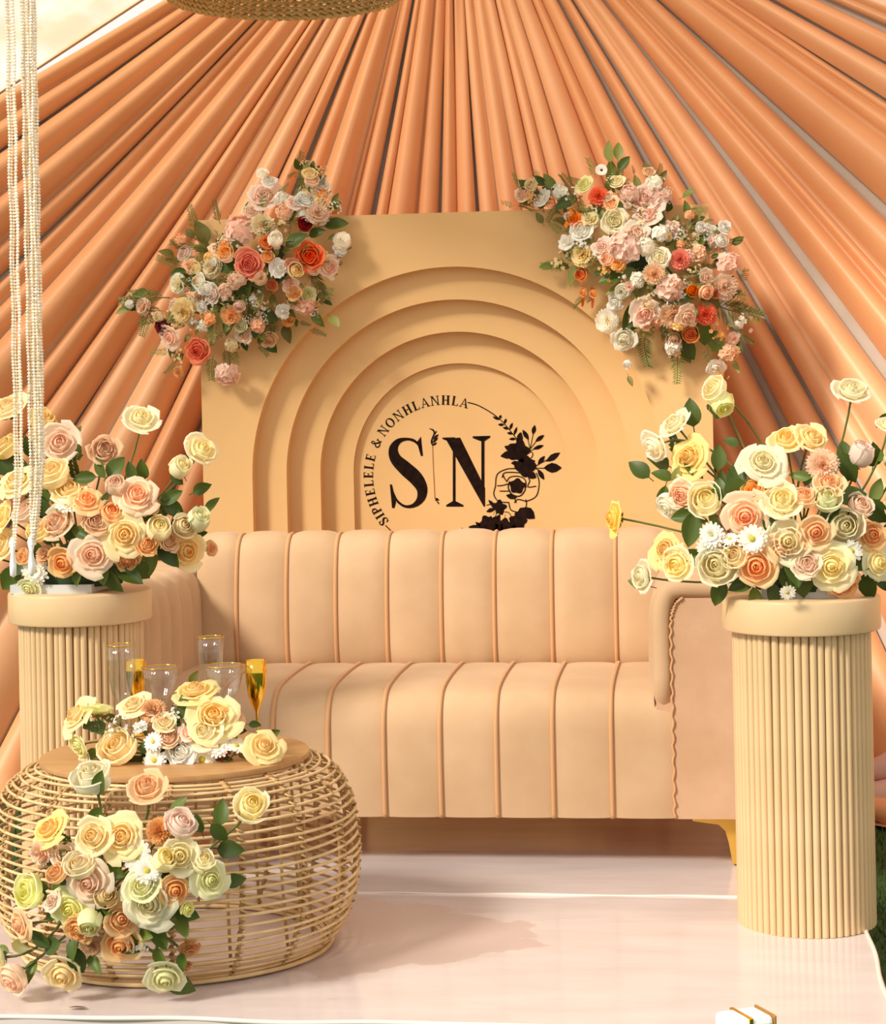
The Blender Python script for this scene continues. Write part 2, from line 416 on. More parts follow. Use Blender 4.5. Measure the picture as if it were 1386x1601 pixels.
b = MB(); b.box(BX0 + .02, BX1 - .02, YI, YI + .02, 0, BZ - .02); b.obj('rear_panel', BOARD, board, smooth=False)

# lettering: flat print on the inmost panel (outlines drawn in the emblem's own sheet units)
ku = 1/3.85
def E(x, y): return P(540 + x*ku, 560 + y*ku, YI - .0015)
def ink(polys, name, m=INK):
    b = MB()
    for k, pl in enumerate(polys):
        b.prism([E(*p) - Vector((0, .00012*(k % 5), 0)) for p in pl], (0, .0012, 0))
    return b.obj(name, m, board, smooth=False)
def ribbon(pts, ws):
    out = []; n = len(pts)
    if isinstance(ws, (int, float)): ws = [ws]*n
    L = []
    for i in range(n):
        x0, y0 = pts[max(i-1, 0)]; x1, y1 = pts[min(i+1, n-1)]
        d = math.hypot(x1-x0, y1-y0) or 1; nx, ny = -(y1-y0)/d, (x1-x0)/d
        L.append(((pts[i][0]+nx*ws[i]/2, pts[i][1]+ny*ws[i]/2), (pts[i][0]-nx*ws[i]/2, pts[i][1]-ny*ws[i]/2)))
    for i in range(n-1): out.append([L[i][0], L[i+1][0], L[i+1][1], L[i][1]])
    return out
def smooth(pts, k=5):
    out = []; n = len(pts)
    for i in range(n-1):
        p0, p1, p2, p3 = pts[max(i-1, 0)], pts[i], pts[i+1], pts[min(i+2, n-1)]
        for j in range(k):
            t = j/k; out.append(tuple(.5*((2*p1[c]) + (-p0[c]+p2[c])*t + (2*p0[c]-5*p1[c]+4*p2[c]-p3[c])*t*t + (-p0[c]+3*p1[c]-3*p2[c]+p3[c])*t**3) for c in range(len(p1))))
    out.append(tuple(pts[-1])); return out
def rb(pw, k=5):
    q = smooth(pw, k); return ribbon([(p[0], p[1]) for p in q], [max(.1, p[2]) for p in q])
def leafp(x0, y0, x1, y1, w):
    d = math.hypot(x1-x0, y1-y0); nx, ny = -(y1-y0)/d, (x1-x0)/d; L = []
    prof = ((0, 0), (.2, .62), (.45, 1), (.7, .8), (.9, .32), (1, 0))
    for t, h in prof: L.append((lerp(x0, x1, t)+nx*h*w/2, lerp(y0, y1, t)+ny*h*w/2))
    for t, h in reversed(prof[1:-1]): L.append((lerp(x0, x1, t)-nx*h*w/2, lerp(y0, y1, t)-ny*h*w/2))
    return L
def disc(x, y, r, n=18, sy=1): return [(x + r*math.cos(2*PI*i/n), y + r*sy*math.sin(2*PI*i/n)) for i in range(n)]
def blob(x, y, r, lobes, dep, ph=0, n=48):
    return [(x + r*(1+dep*math.cos(lobes*t+ph))*math.cos(t), y + r*(1+dep*math.cos(lobes*t+ph))*math.sin(t)) for t in [2*PI*i/n for i in range(n)]]
def rect(x0, y0, x1, y1): return [(x0, y0), (x1, y0), (x1, y1), (x0, y1)]
# big S and N
ink(rb([(458, 575, 5), (446, 530, 10), (415, 497, 16), (368, 487, 17), (318, 502, 34), (290, 548, 54), (304, 606, 68), (362, 664, 84), (425, 722, 84), (462, 785, 66),
        (455, 845, 48), (415, 885, 26), (362, 892, 15), (316, 862, 13), (290, 812, 9), (276, 765, 4)], 6)
    + [[(432, 505), (456, 472), (468, 588), (455, 588)], [(269, 760), (281, 760), (306, 868), (296, 902), (282, 902)]], 'monogram_letter')
ink([[(604, 484), (692, 478), (842, 782), (842, 893), (834, 893), (640, 548)], rect(648, 540, 664, 884), [(664, 860), (712, 884), (712, 893), (608, 893), (608, 884), (648, 860)],
     rect(820, 480, 838, 800), [(768, 470), (873, 467), (873, 476), (838, 500), (820, 500), (768, 480)], [(586, 478), (660, 476), (660, 486), (620, 500), (586, 486)]], 'monogram_letter')
# divider with a leafy top
ink(rb([(526, 520, 4), (530, 640, 4), (536, 760, 4), (540, 845, 4)]), 'divider_line', INK_GOLD)
ink(rb([(506, 424, 3), (528, 432, 9), (537, 452, 10), (526, 478, 8), (520, 505, 10), (528, 528, 5)]) + [leafp(528, 490, 562, 458, 16), leafp(524, 510, 560, 478, 14), leafp(524, 525, 552, 508, 14), leafp(527, 470, 552, 436, 9)], 'divider_flourish')
ink([leafp(540, 842, 566, 856, 14), leafp(544, 860, 552, 846, 12), leafp(552, 858, 566, 880, 8)], 'divider_flourish')
# circular lettering
def glyph(ch):
    T, t = .20, .085
    se = lambda x, y, w=.36: rect(x - w/2, y - .028, x + w/2, y + .028)
    st = lambda x: [rect(x - T/2, 0, x + T/2, 1), se(x, .028), se(x, .972)]
    th = lambda x: [rect(x - t/2, 0, x + t/2, 1), se(x, .028, .3), se(x, .972, .3)]
    if ch == 'I': return st(.2), .4
    if ch == 'H': return st(.2) + st(.72) + [rect(.2, .46, .72, .53)], .92
    if ch == 'L': return st(.2) + [rect(.2, 0, .64, .06), [(.60, 0), (.67, 0), (.67, .24), (.63, .24)]], .72
    if ch == 'E': return st(.2) + [rect(.2, 0, .64, .06), rect(.2, .94, .62, 1), rect(.2, .47, .5, .53), [(.58, 0), (.66, 0), (.66, .24), (.63, .24)], [(.57, 1), (.63, 1), (.63, .76), (.6, .76)], rect(.47, .38, .51, .62)], .74
    if ch == 'P': return st(.2) + rb([(.25, .97, .06), (.45, .96, .07), (.58, .86, .15), (.60, .73, .17), (.56, .59, .14), (.45, .49, .07), (.25, .48, .06)], 4), .68
    if ch == 'N': return th(.14) + th(.76) + [[(.05, 1), (.24, 1), (.80, .05), (.80, 0), (.74, 0)]], .92
    if ch == 'A': return [[(.40, 1), (.46, 1), (.14, 0), (.08, 0)], [(.38, 1), (.47, 1), (.86, 0), (.68, 0)], rect(.2, .3, .66, .36), se(.11, .028, .3), se(.76, .028, .36)], .88
    if ch == 'O':
        L = [(.45 + .36*math.cos(a), .5 + .48*math.sin(a), .06 + .13*abs(math.cos(a))**1.5) for a in [2*PI*i/28 for i in range(29)]]
        return ribbon([(p[0], p[1]) for p in L], [p[2] for p in L]), .92
    if ch == 'S': return rb([(.56, .76, .04), (.5, .92, .07), (.32, .97, .08), (.15, .86, .15), (.16, .68, .18), (.34, .53, .2), (.54, .38, .2), (.58, .19, .16), (.43, .03, .08), (.22, .05, .07), (.1, .25, .04)], 4) + [rect(.53, .68, .58, .98), rect(.07, .02, .12, .32)], .68
    if ch == '&': return rb([(.88, .5, .05), (.78, .25, .07), (.55, .05, .1), (.3, .02, .12), (.12, .18, .14), (.16, .38, .12), (.42, .58, .08), (.52, .78, .1), (.42, .95, .08), (.28, .86, .1), (.3, .68, .12), (.55, .32, .16), (.88, .02, .12)], 4) + [rect(.72, .48, 1.0, .53)], 1.02
ECX, ECY, ER, HGT = 595, 708, 428, 56
def arc_text(txt, phi0, phi1):
    gs = [glyph(c) for c in txt]; tot = sum(g[1] for g in gs); mids = []; x = 0
    for g in gs: mids.append(x + g[1]/2); x += g[1]
    for g, mid in zip(gs, mids):
        ph = math.radians(lerp(phi0, phi1, (mid - mids[0])/(mids[-1] - mids[0]))) if len(gs) > 1 else math.radians(phi0)
        rad = (-math.cos(ph), -math.sin(ph)); tan = (math.sin(ph), -math.cos(ph))
        pl = []
        for poly in g[0]:
            pl.append([(ECX + rad[0]*(ER + (q[1])*HGT) + tan[0]*(q[0]-g[1]/2)*HGT, ECY + rad[1]*(ER + q[1]*HGT) + tan[1]*(q[0]-g[1]/2)*HGT) for q in poly])
        ink(pl, 'letter')
arc_text('SIPHELELE', -37, 14); arc_text('&', 26, 26); arc_text('NONHLANHLA', 36.5, 105.5)
ink(rb([(737, 266, 6), (790, 280, 6), (850, 310, 6), (905, 346, 6)]), 'ring_line')
ink(rb([(242, 1006, 6), (275, 1038, 6), (322, 1078, 6), (380, 1115, 6)]), 'ring_line')
# sprig, leaves, line rose and lower leaves of the emblem
sp = [(905, 346), (945, 380), (985, 425), (1020, 470), (1045, 500)]
ink(ribbon(sp, 5) + [leafp(x, y, x+dx, y+dy, 17) for (x, y, dx, dy) in ((930, 365, 8, -24), (930, 370, -42, -18), (958, 395, 12, -32), (958, 400, -38, 0), (990, 430, 18, -42), (985, 425, -36, -8), (1015, 465, 20, -52), (1010, 455, -36, -6), (1035, 490, 20, -44), (1030, 485, -44, 2))], 'leaf_sprig')
ink(ribbon([(1110, 560), (1122, 505), (1135, 440)], 4) + ribbon([(1115, 545), (1150, 500), (1180, 475)], 4) + ribbon([(1110, 560), (1150, 540), (1185, 532)], 4) + ribbon([(1112, 540), (1100, 490), (1080, 455)], 4)
    + [leafp(1130, 460, 1142, 402, 26), leafp(1145, 502, 1198, 462, 26), leafp(1130, 548, 1196, 524, 24), leafp(1105, 492, 1068, 430, 28)], 'leaf_sprig')
ink(ribbon([(1130, 660), (1180, 630), (1240, 600)], 5) + ribbon([(1130, 662), (1190, 662), (1240, 668)], 5) + ribbon([(1150, 665), (1180, 690)], 5)
    + [leafp(1210, 622, 1294, 568, 38), leafp(1195, 660, 1304, 660, 60), leafp(1160, 640, 1202, 588, 28), leafp(1160, 668, 1198, 732, 30)], 'leaf_sprig')
ink([blob(1045, 560, 62, 5, .16, .4), leafp(1040, 570, 934, 590, 52), leafp(1030, 560, 958, 530, 40), leafp(1040, 540, 1060, 445, 40), leafp(1060, 560, 1110, 548, 40), blob(1085, 650, 60, 4, .12), leafp(1050, 630, 998, 632, 28), leafp(1080, 630, 1145, 618, 34), leafp(1100, 690, 1150, 720, 46)], 'black_flower')
ink(rb([(1090, 606, 5), (1092, 580, 5), (1115, 564, 5), (1130, 575, 5), (1120, 600, 5), (1092, 612, 5)]), 'outline_petal')
rose_lines = []
for pts in ([(905, 770), (915, 700), (970, 668), (1030, 664)], [(905, 770), (895, 820), (925, 862), (985, 868)], [(1150, 690), (1168, 750), (1150, 830), (1090, 862)], [(1090, 862), (1040, 850), (1018, 870)],
            [(945, 720), (960, 690), (1030, 688), (1090, 700), (1112, 740)], [(915, 768), (950, 765), (985, 755)], [(1112, 740), (1100, 775), (1150, 770)], [(970, 745), (995, 715), (1050, 712), (1085, 735), (1088, 780)],
            [(930, 800), (960, 800), (985, 800)], [(950, 700), (962, 728), (975, 740)], [(985, 868), (1000, 915), (1060, 925), (1090, 890), (1088, 850)], [(1020, 845), (1030, 870)]):
    rose_lines += rb([(x, y, 6) for x, y in pts])
ink(rose_lines, 'outline_rose')
ink([blob(1035, 770, 44, 5, .10, 1)] + [leafp(968, 825, 1035, 840, 34)] + rb([(990, 740, 7), (982, 780, 7), (1005, 820, 8), (1050, 830, 7), (1082, 795, 7), (1080, 750, 6)]), 'rose_heart')
ink([blob(925, 900, 42, 5, .2, 1), leafp(900, 905, 850, 925, 26), leafp(905, 900, 862, 852, 22), leafp(1060, 900, 1142, 965, 70), blob(1060, 940, 34, 4, .2), leafp(930, 940, 910, 1000, 40),
     blob(865, 1005, 58, 6, .14), blob(955, 1025, 58, 6, .14, 2), blob(1040, 985, 50, 5, .16, 1), leafp(830, 1030, 742, 1015, 40), leafp(830, 1050, 770, 1065, 30), leafp(820, 1020, 785, 985, 22), blob(900, 1060, 70, 7, .12), blob(990, 1060, 56, 6, .15)], 'black_flower')
ink([blob(965, 962, 34, 3, .12), disc(1055, 925, 24, 14, .7), leafp(885, 960, 905, 915, 28)], 'pale_bud', BOARD)
ink(rb([(932, 930, 4), (935, 985, 4), (965, 1003, 4), (1002, 975, 4), (990, 935, 4), (965, 925, 4), (940, 935, 4)]) + rb([(965, 935, 3), (960, 970, 3)]) + rb([(880, 960, 3), (908, 918, 3), (905, 950, 3), (885, 962, 3)]) + rb([(850, 885, 4), (880, 880, 4), (905, 895, 4)]), 'outline_petal')
ink([leafp(735, 1060, 700, 1020, 16), leafp(728, 1050, 682, 1040, 14), leafp(745, 1066, 730, 1046, 12)], 'leaf_sprig')

# ------------------------------------------------------------------ sofa
sofa = thing('channel_sofa', 'wide tan velvet sofa with vertical channel tufting and gold legs', 'sofa', (-.95, 6.75, 0))
SXL, SXR = -1.755, -.158
def channel(prof, edges, name, bulge, m, axis='x', nu=8, ends=None):
    """prof: (d, z, nd, nz) points with outward normals; edges (e0, e1) along the other axis"""
    e0, e1 = edges; b = MB(); n = len(prof)
    def fn(u, v):
        d, z, nd, nz = prof[min(n-1, int(round(v*(n-1))))]
        h = bulge*(1 - abs(2*u - 1)**3.2); e = lerp(e0, e1, u)
        if axis == 'x': return (e, d + nd*h, z + nz*h)
        return (d + nd*h, e, z + nz*h)
    b.grid(fn, nu, n-1)
    return b.obj(name, m, sofa)
def profile(pts, k=4):
    q = smooth(pts, k); out = []
    for i, p in enumerate(q):
        a, c = q[max(i-1, 0)], q[min(i+1, len(q)-1)]; t = Vector((c[0]-a[0], c[1]-a[1])).normalized()
        out.append((p[0], p[1], -t.y, t.x))
    return out
def pipe(prof, e, axis='x', r=.0075, name='piping', lift=.004):
    b = MB(); pts = [((e, d + nd*lift, z + nz*lift) if axis == 'x' else (d + nd*lift, e, z + nz*lift)) for d, z, nd, nz in prof]
    b.tube(pts, r, 6); b.obj(name, PIPE, sofa)
seatp = profile([(7.02, .520), (6.95, .530), (6.88, .545), (6.6, .547), (6.40, .535), (6.33, .505), (6.297, .45), (6.29, .36), (6.292, .24), (6.30, .150)], 5)
seatp = [(d, z, -abs(nd) if False else nd, nz) for d, z, nd, nz in seatp]
# normals: travelling towards the viewer (-y) then down; outward is up / towards the viewer
def fix(prof, c):
    out = []
    for d, z, nd, nz in prof:
        if (d - c[0])*nd + (z - c[1])*nz < 0: nd, nz = -nd, -nz
        out.append((d, z, nd, nz))
    return out
seatp = fix(seatp, (6.75, .25))
seat_e = [SXL] + [P(px, 1200, 6.29).x for px in (340, 428, 514, 601, 689, 777, 865, 957)] + [-.095]
for k in range(len(seat_e) - 1):
    channel(seatp, (seat_e[k], seat_e[k+1]), 'seat_channel', .007, VELVET)
for e in seat_e[1:-1]: pipe(seatp, e)
backp = fix(profile([(6.99, .50), (6.955, .56), (6.945, .66), (6.95, .78), (6.965, .88), (6.99, .945), (7.04, .976), (7.11, .972), (7.17, .93), (7.19, .85), (7.19, .5), (7.19, .16)], 5), (7.08, .6))
back_e = [SXL] + [P(px, 1030, 6.95).x for px in (372, 450, 527, 607, 692, 775, 865, 965)] + [SXR + .02]
for k in range(len(back_e) - 1):
    channel(backp, (back_e[k], back_e[k+1]), 'back_channel', .016, VELVET)
for e in back_e[1:-1]: pipe(backp, e)
b = MB(); b.box(SXL, SXR + .06, 6.31, 7.18, .150, .44); b.obj('seat_base', VELVET_FLAT, sofa, smooth=False)
ZA = .872
def arm(xi, xo, s):                                  # xi inner face, xo outer face, s=+1 right arm
    w = abs(xo - xi); pr = [(xi, .30), (xi - s*.004, .50), (xi - s*.006, .68), (xi, .80), (xi + s*.03, .855), (xi + s*.08, ZA), (xo - s*.06, ZA), (xo - s*.012, .85), (xo, .80), (xo, .5), (xo, .152)]
    prof = fix(profile(pr, 4), ((xi + xo)/2, .4))
    es = [6.305, 6.43, 6.56, 6.70, 6.85, 7.0, 7.16]
    for k in range(len(es) - 1): channel(prof, (es[k], es[k+1]), 'arm_channel', .014, VELVET, 'y')
    xp = xi + s*.052
    b = MB()
    outl = [(xp, .152), (xp, .50), (xp, .74), (xp + s*.012, .80), (xp + s*.035, .825), (xo - s*.02, .825), (xo, .80), (xo, .152)]
    b.prism([(x, 6.276, z) for x, z in outl], (0, .05, 0)); b.obj('arm_front_panel', VELVET_FLAT, sofa, smooth=False)
    b = MB(); c = .024
    path = smooth([(xi + s*c, .485), (xi + s*c, .62), (xi + s*c, .76), (xi + s*(c + .012), .825), (xi + s*(c + .045), ZA - c + .004), (lerp(xi, xo, .5), ZA - c + .006), (xo - s*.05, ZA - c + .004), (xo - s*c, .80)], 5)
    b.tube([(x, 6.300 + max(0, .05 - i*.017), z) for i, (x, z) in enumerate(path)], .031, 12, rf=lambda q: min(1, .8 + q*5)); b.obj('arm_front_roll', VELVET, sofa)
    b = MB()
    pth = smooth([(xp, .155), (xp, .35), (xp, .55), (xp, .74), (xp + s*.012, .80), (xp + s*.035, .826)], 14)
    b.tube([(x + .0035*math.sin(i*1.9), 6.273 + .002*math.cos(i*2.3), z) for i, (x, z) in enumerate(pth)], .004, 5); b.obj('stapled_trim', PIPE, sofa)
    b = MB(); b.box(min(xi + s*.002, xo - s*.03), max(xi + s*.002, xo - s*.03), 6.302, 7.15, .152, .78); b.obj('arm_core', VELVET_FLAT, sofa, smooth=False)
arm(SXR, .175, 1); arm(SXL, -2.07, -1)
for sx in (1, -1):
    for (yy, sy) in ((6.33, 1), (7.02, 1)):
        xo = .112 if sx > 0 else -2.06
        X = lambda d: xo - sx*d
        o = MB(); outl = [(X(.165), .150), (X(0), .150), (X(0), .004), (X(.045), .004), (X(.056), .07), (X(.066), .105), (X(.085), .124), (X(.165), .135)]
        o.prism([(x, yy, z) for x, z in outl], (0, .10, 0)); o.obj('leg', GOLDPAINT, sofa, smooth=False)

# ------------------------------------------------------------------ fluted plinths
def plinth(loc, label, tilt):
    t = thing('fluted_plinth', label, 'plinth', loc, 'fluted flower plinths')
    b = MB(); b.lathe([(.205, .800), (.213, .803), (.215, .808), (.215, .884), (.213, .890), (.208, .893)], 72); o = b.obj('cap', PLINTH, t, world=False); autosmooth(o, 40)
    b = MB(); b.lathe([(.176, .006), (.176, .80)], 48); o = b.obj('core', CORE, t, world=False); autosmooth(o)
    return t
pl_l = plinth((-1.876, 6.0, 0), 'fluted tan plinth behind the rattan table, under the left flowers', 0)
b = MB(); b.lathe([(.0098, 0), (.0098, .8)], 10, caps=True); dow = b.mesh('dowel', PLINTH); dow.set_sharp_from_angle(angle=.8)
pl_r = plinth((.258, 5.676, 0), 'fluted tan plinth in front of the gold legged sofa end', 0)
for t in (pl_l, pl_r):
    for k in range(56):
        a = 2*PI*k/56; o = bpy.data.objects.new('dowel', dow); COL.objects.link(o); o.parent = t
        o.location = (.178*math.cos(a), .178*math.sin(a), 0); o.rotation_euler = (R.uniform(-.003, .003), R.uniform(-.003, .003), 0)

# ------------------------------------------------------------------ rattan table
TC = Vector((-1.418, 5.35, 0))
table = thing('rattan_coffee_table', 'round openwork rattan table with flat wooden top', 'table', TC)
tp = smooth([(.345, .494), (.385, .486), (.425, .465), (.455, .425), (.474, .37), (.485, .30), (.486, .23), (.478, .16), (.460, .095), (.432, .045), (.405, .018)], 12)
ds = [0]
for i in range(1, len(tp)): ds.append(ds[-1] + math.hypot(tp[i][0]-tp[i-1][0], tp[i][1]-tp[i-1][1]))
def tprof(t):
    d = t*ds[-1]
    for i in range(1, len(tp)):
        if ds[i] >= d:
            k = (d - ds[i-1])/(ds[i] - ds[i-1] or 1); return lerp(tp[i-1][0], tp[i][0], k), lerp(tp[i-1][1], tp[i][1], k)
    return tp[-1]
NR = 26; rr = random.Random(5)
for k in range(NR):
    r, z = tprof(k/(NR-1)); b = MB(); p1, p2 = rr.uniform(0, 6), rr.uniform(0, 6)
    b.tube([(TC.x + (r + .003*math.sin(3*t + p1))*math.cos(t), TC.y + (r + .003*math.sin(3*t + p1))*math.sin(t), z + .003*math.sin(2*t + p2)) for t in [2*PI*i/90 for i in range(90)]], .0042, 6, closed=True)
    b.obj('rattan_hoop', RATTAN, table)
for (r, z) in ((.398, .006), (.412, .010), (.385, .006), (.392, .016)):
    b = MB(); b.tube([(TC.x + r*math.cos(t), TC.y + r*math.sin(t), z + .0015*math.sin(5*t)) for t in [2*PI*i/80 for i in range(80)]], .006, 6, closed=True); b.obj('base_hoop', RATTAN, table)
NRIB = 17
for k in range(NRIB):
    a = 2*PI*(k + .35)/NRIB; c, s = math.cos(a), math.sin(a)
    pts = [tprof(i/30) for i in range(31)]
    b = MB(); b.tube([(TC.x + (r - .010)*c, TC.y + (r - .010)*s, z) for r, z in pts], .0048, 6); b.obj('rib', RATTAN_D, table)
    b = MB(); n = NR*8; hp = []
    for i in range(n + 1):
        r, z = tprof(i/n); q = 2*PI*i/8
        off = .0095*math.cos(q); sd = .0075*math.sin(q)
        hp.append((TC.x + (r - .003 + off)*c - sd*s, TC.y + (r - .003 + off)*s + sd*c, z))
    b.tube(hp, .0034, 4); b.obj('cane_lashing', RATTAN_D, table)
for k in range(24):                                  # inner uprights near the foot
    a = 2*PI*k/24 + .1; c, s = math.cos(a), math.sin(a)
    if k % 2: continue
    b = MB(); b.tube([(TC.x + r*c, TC.y + r*s, z) for r, z in ((.33, .492), (.34, .35), (.345, .2), (.36, .02))], .0045, 5); b.obj('inner_upright', RATTAN_D, table)
b = MB(); b.lathe([(.352, .497), (.359, .500), (.360, .506), (.358, .513), (.350, .5145)], 96, TC); o = b.obj('tabletop', WOOD, table); autosmooth(o)
ZT = .5145

# ------------------------------------------------------------------ glasses
def glass(name, label, px, pyr, Y, prof_o, rim_r, kind, group):
    top = P(px, pyr, Y); H = top.z - ZT - .001; t = thing(name, label, 'glass', (top.x, top.y, ZT + .001), group)
    L = [(r*rim_r, z*H) for r, z in prof_o]
    b = MB()
    if kind == 'gold':
        th = .0014; cut = next(i for i, p in enumerate(prof_o) if p[1] > .45)
        inn = [(max(r - th, .001), z + (.002 if i == 0 else 0)) for i, (r, z) in enumerate(L[cut:])]
        b.lathe(L + list(reversed(inn)), 40); o = b.obj('bowl', GOLD, t, world=False)
    else:
        th = .0016; rib = (lambda a, z: 1 + .010*math.cos(26*a))
        cut = next(i for i, p in enumerate(prof_o) if p[2] == 1) if len(prof_o[0]) > 2 else 0
        inn = [(max(r - th, .0008), z + (.004 if i == 0 else 0)) for i, (r, z) in enumerate(L[cut:])]
        b.lathe(L + list(reversed(inn)), 104, rib=rib); o = b.obj('bowl', GLASS, t, world=False)
        b = MB(); b.tube([(rim_r*math.cos(a), rim_r*math.sin(a), H) for a in [2*PI*i/48 for i in range(48)]], .0014, 6, closed=True); b.obj('gold_rim', GOLD, t, world=False)
    return t
def g3(p): return p
def glass2(name, label, px, pyr, Y, prof, cut, rim_px, kind, group):
    rim = rim_px*(Y/FPX)
    t = None
    top = P(px, pyr, Y); H = top.z - ZT - .001; t = thing(name, label, 'glass', (top.x, top.y, ZT + .001), group)
    L = [(r*rim, z*H) for r, z in prof]; th = .0015
    inn = [(max(r - th, .0008), z + (.003 if i == 0 else 0)) for i, (r, z) in enumerate(L[cut:])]
    b = MB()
    if kind == 'gold': b.lathe(L + list(reversed(inn)), 40); b.obj('bowl_and_stem', GOLD, t, world=False)
    else:
        b.lathe(L + list(reversed(inn)), 96, rib=(lambda a, z: 1 + .012*math.cos(24*a))); b.obj('bowl_and_stem', GLASS, t, world=False)
        b = MB(); b.tube([(rim*math.cos(a), rim*math.sin(a), H) for a in [2*PI*i/48 for i in range(48)]], .0015, 6, closed=True); b.obj('gold_rim', GOLD, t, world=False)
FLUTE = [(.85, 0), (.85, .012), (.30, .03), (.12, .06), (.10, .30), (.14, .42), (.45, .50), (.80, .60), (1.0, .76), (1.04, .86), (1.0, 1.0)]
TALL = [(.80, 0), (.80, .012), (.2, .03), (.16, .16), (.18, .30), (.42, .40), (.68, .52), (.84, .68), (.93, .84), (1.0, 1.0)]
GOBLET = [(.75, 0), (.75, .015), (.16, .04), (.12, .14), (.12, .40), (.16, .50), (.45, .58), (.72, .70), (.90, .84), (1.0, 1.0)]
glass2('gold_champagne_flute', 'gold champagne flute standing clear at the right of the tabletop', 400, 1032, 5.40, FLUTE, 6, 16.5, 'gold', 'drinking glasses on the table')
glass2('gold_champagne_flute', 'gold champagne flute half hidden behind a clear tall glass', 212, 1032, 5.62, FLUTE, 6, 16.0, 'gold', 'drinking glasses on the table')
glass2('tall_ribbed_glass', 'tall ribbed clear glass in front of a gold flute', 189, 1008, 5.50, TALL, 5, 24, 'glass', 'drinking glasses on the table')
glass2('tall_ribbed_glass', 'tall ribbed clear glass standing behind a wide goblet, against the sofa', 329, 996, 5.58, TALL, 5, 21.5, 'glass', 'drinking glasses on the table')
glass2('clear_goblet', 'wide clear goblet between tall ribbed glass and peach carnation', 251, 1043, 5.43, GOBLET, 6, 29, 'glass', 'drinking glasses on the table')
glass2('clear_goblet', 'wide clear gold rimmed goblet next to the gold flute', 351, 1040, 5.36, GOBLET, 6, 31, 'glass', 'drinking glasses on the table')

# ------------------------------------------------------------------ flower prototypes
def rev_petal(b, prof, phi0, half, t0, t1, rnd, nu=5, nv=6, ruffle=.03, skew=.06, tipcut=.20, reflex=0.0):
    n = len(prof) - 1; ph = rnd.uniform(0, 6)
    def at(v):
        x = max(0, min(1, v))*n; i = min(n-1, int(x)); k = x - i
        return lerp(prof[i][0], prof[i+1][0], k), lerp(prof[i][1], prof[i+1][1], k)
    def fn(u, v):
        q = 2*u - 1; r, z = at(v*(1 - tipcut*q*q*v)); w = .4 + .6*math.sin(PI*.5*min(1, v/.6))
        r *= 1 + skew*q; wav = ruffle*math.sin(2.6*q + ph)*v*v + ruffle*.6*math.sin(7*q + ph*2)*v**3
        a = phi0 + q*half*w
        e = reflex*q*q*v*v
        return ((r + wav + e*.3)*math.cos(a), (r + wav + e*.3)*math.sin(a), z + wav*.8 - e)
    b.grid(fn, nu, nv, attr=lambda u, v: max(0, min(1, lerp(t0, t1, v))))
def rose_mesh(name, layers, openness, seed, ruffle=.03, top=.80, drop=.50):
    rnd = random.Random(seed); b = MB(); nl = len(layers); o = openness
    for li, cnt in enumerate(layers):
        t = li/(nl-1)
        for k in range(cnt):
            j = lambda a: rnd.uniform(-a, a)
            Rw = (.15 + (.25 + .60*o)*t**1.05)*(1 + j(.09)*(.4 + t)); zt = top*(1 - .16*(1 - t)*0) - drop*o*t**1.6 + j(.05)
            close = .30 + (.45 + .55*o)*t + j(.06)*t
            Rt = Rw*close; lip = .13*t*o
            key = [(.05, -.02), (Rw*(.72 + .1*t), .10 + .08*t*(1-o)), (Rw, zt*.52), (lerp(Rw, Rt, .6), zt*.85), (Rt, zt), (Rt + lip, zt - lip*.5)]
            prof = smooth(key, 3)
            half = math.radians((80 if cnt <= 3 else (60 if cnt == 4 else 47))*(1 + j(.1)))
            c0 = t*.75
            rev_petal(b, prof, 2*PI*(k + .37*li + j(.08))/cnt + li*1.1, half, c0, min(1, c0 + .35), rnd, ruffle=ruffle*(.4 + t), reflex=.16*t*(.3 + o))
    rm = sorted(math.hypot(p[0], p[1]) for p in b.v)[int(len(b.v)*.97)]; zs = [p[2] for p in b.v]; zc = (max(zs) + min(zs))/2
    b.v = [(p[0]/rm, p[1]/rm, (p[2]-zc)/rm) for p in b.v]
    return b, min(p[2] for p in b.v)
def carnation_mesh(seed, tall=.55):
    rnd = random.Random(seed); b = MB()
    for li in range(7):
        t = li/6; cnt = 6 + li
        for k in range(cnt):
            ang = math.radians(8 + 82*t + rnd.uniform(-8, 8)); L = .72 + .3*t + rnd.uniform(-.06, .06); a0 = 2*PI*k/cnt + li*.7 + rnd.uniform(-.2, .2); ph = rnd.uniform(0, 6)
            def fn(u, v):
                q = 2*u - 1; r = .04 + math.sin(ang)*L*v; z = math.cos(ang)*L*v*.95 - .1*v*v*t
                a = a0 + q*(.30 + .15*v)*(1.6 - .9*t)*(.3 + .7*v); w = .085*math.sin(9*q + ph)*v*v
                return (r*math.cos(a) + w*math.cos(a), r*math.sin(a) + w*math.sin(a), z + w + (.05*(i5(u)) if v > .9 else 0))
            def i5(u): return 1 if int(round(u*6)) % 2 else -1
            b.grid(fn, 6, 3, attr=lambda u, v: max(0, min(1, v*.75 + rnd.uniform(-.1, .25))))
    rm = max(math.hypot(p[0], p[1]) for p in b.v); zs = [p[2] for p in b.v]; zc = (max(zs)+min(zs))/2
    b.v = [(p[0]/rm, p[1]/rm, (p[2]-zc)/rm) for p in b.v]; return b, min(p[2] for p in b.v)
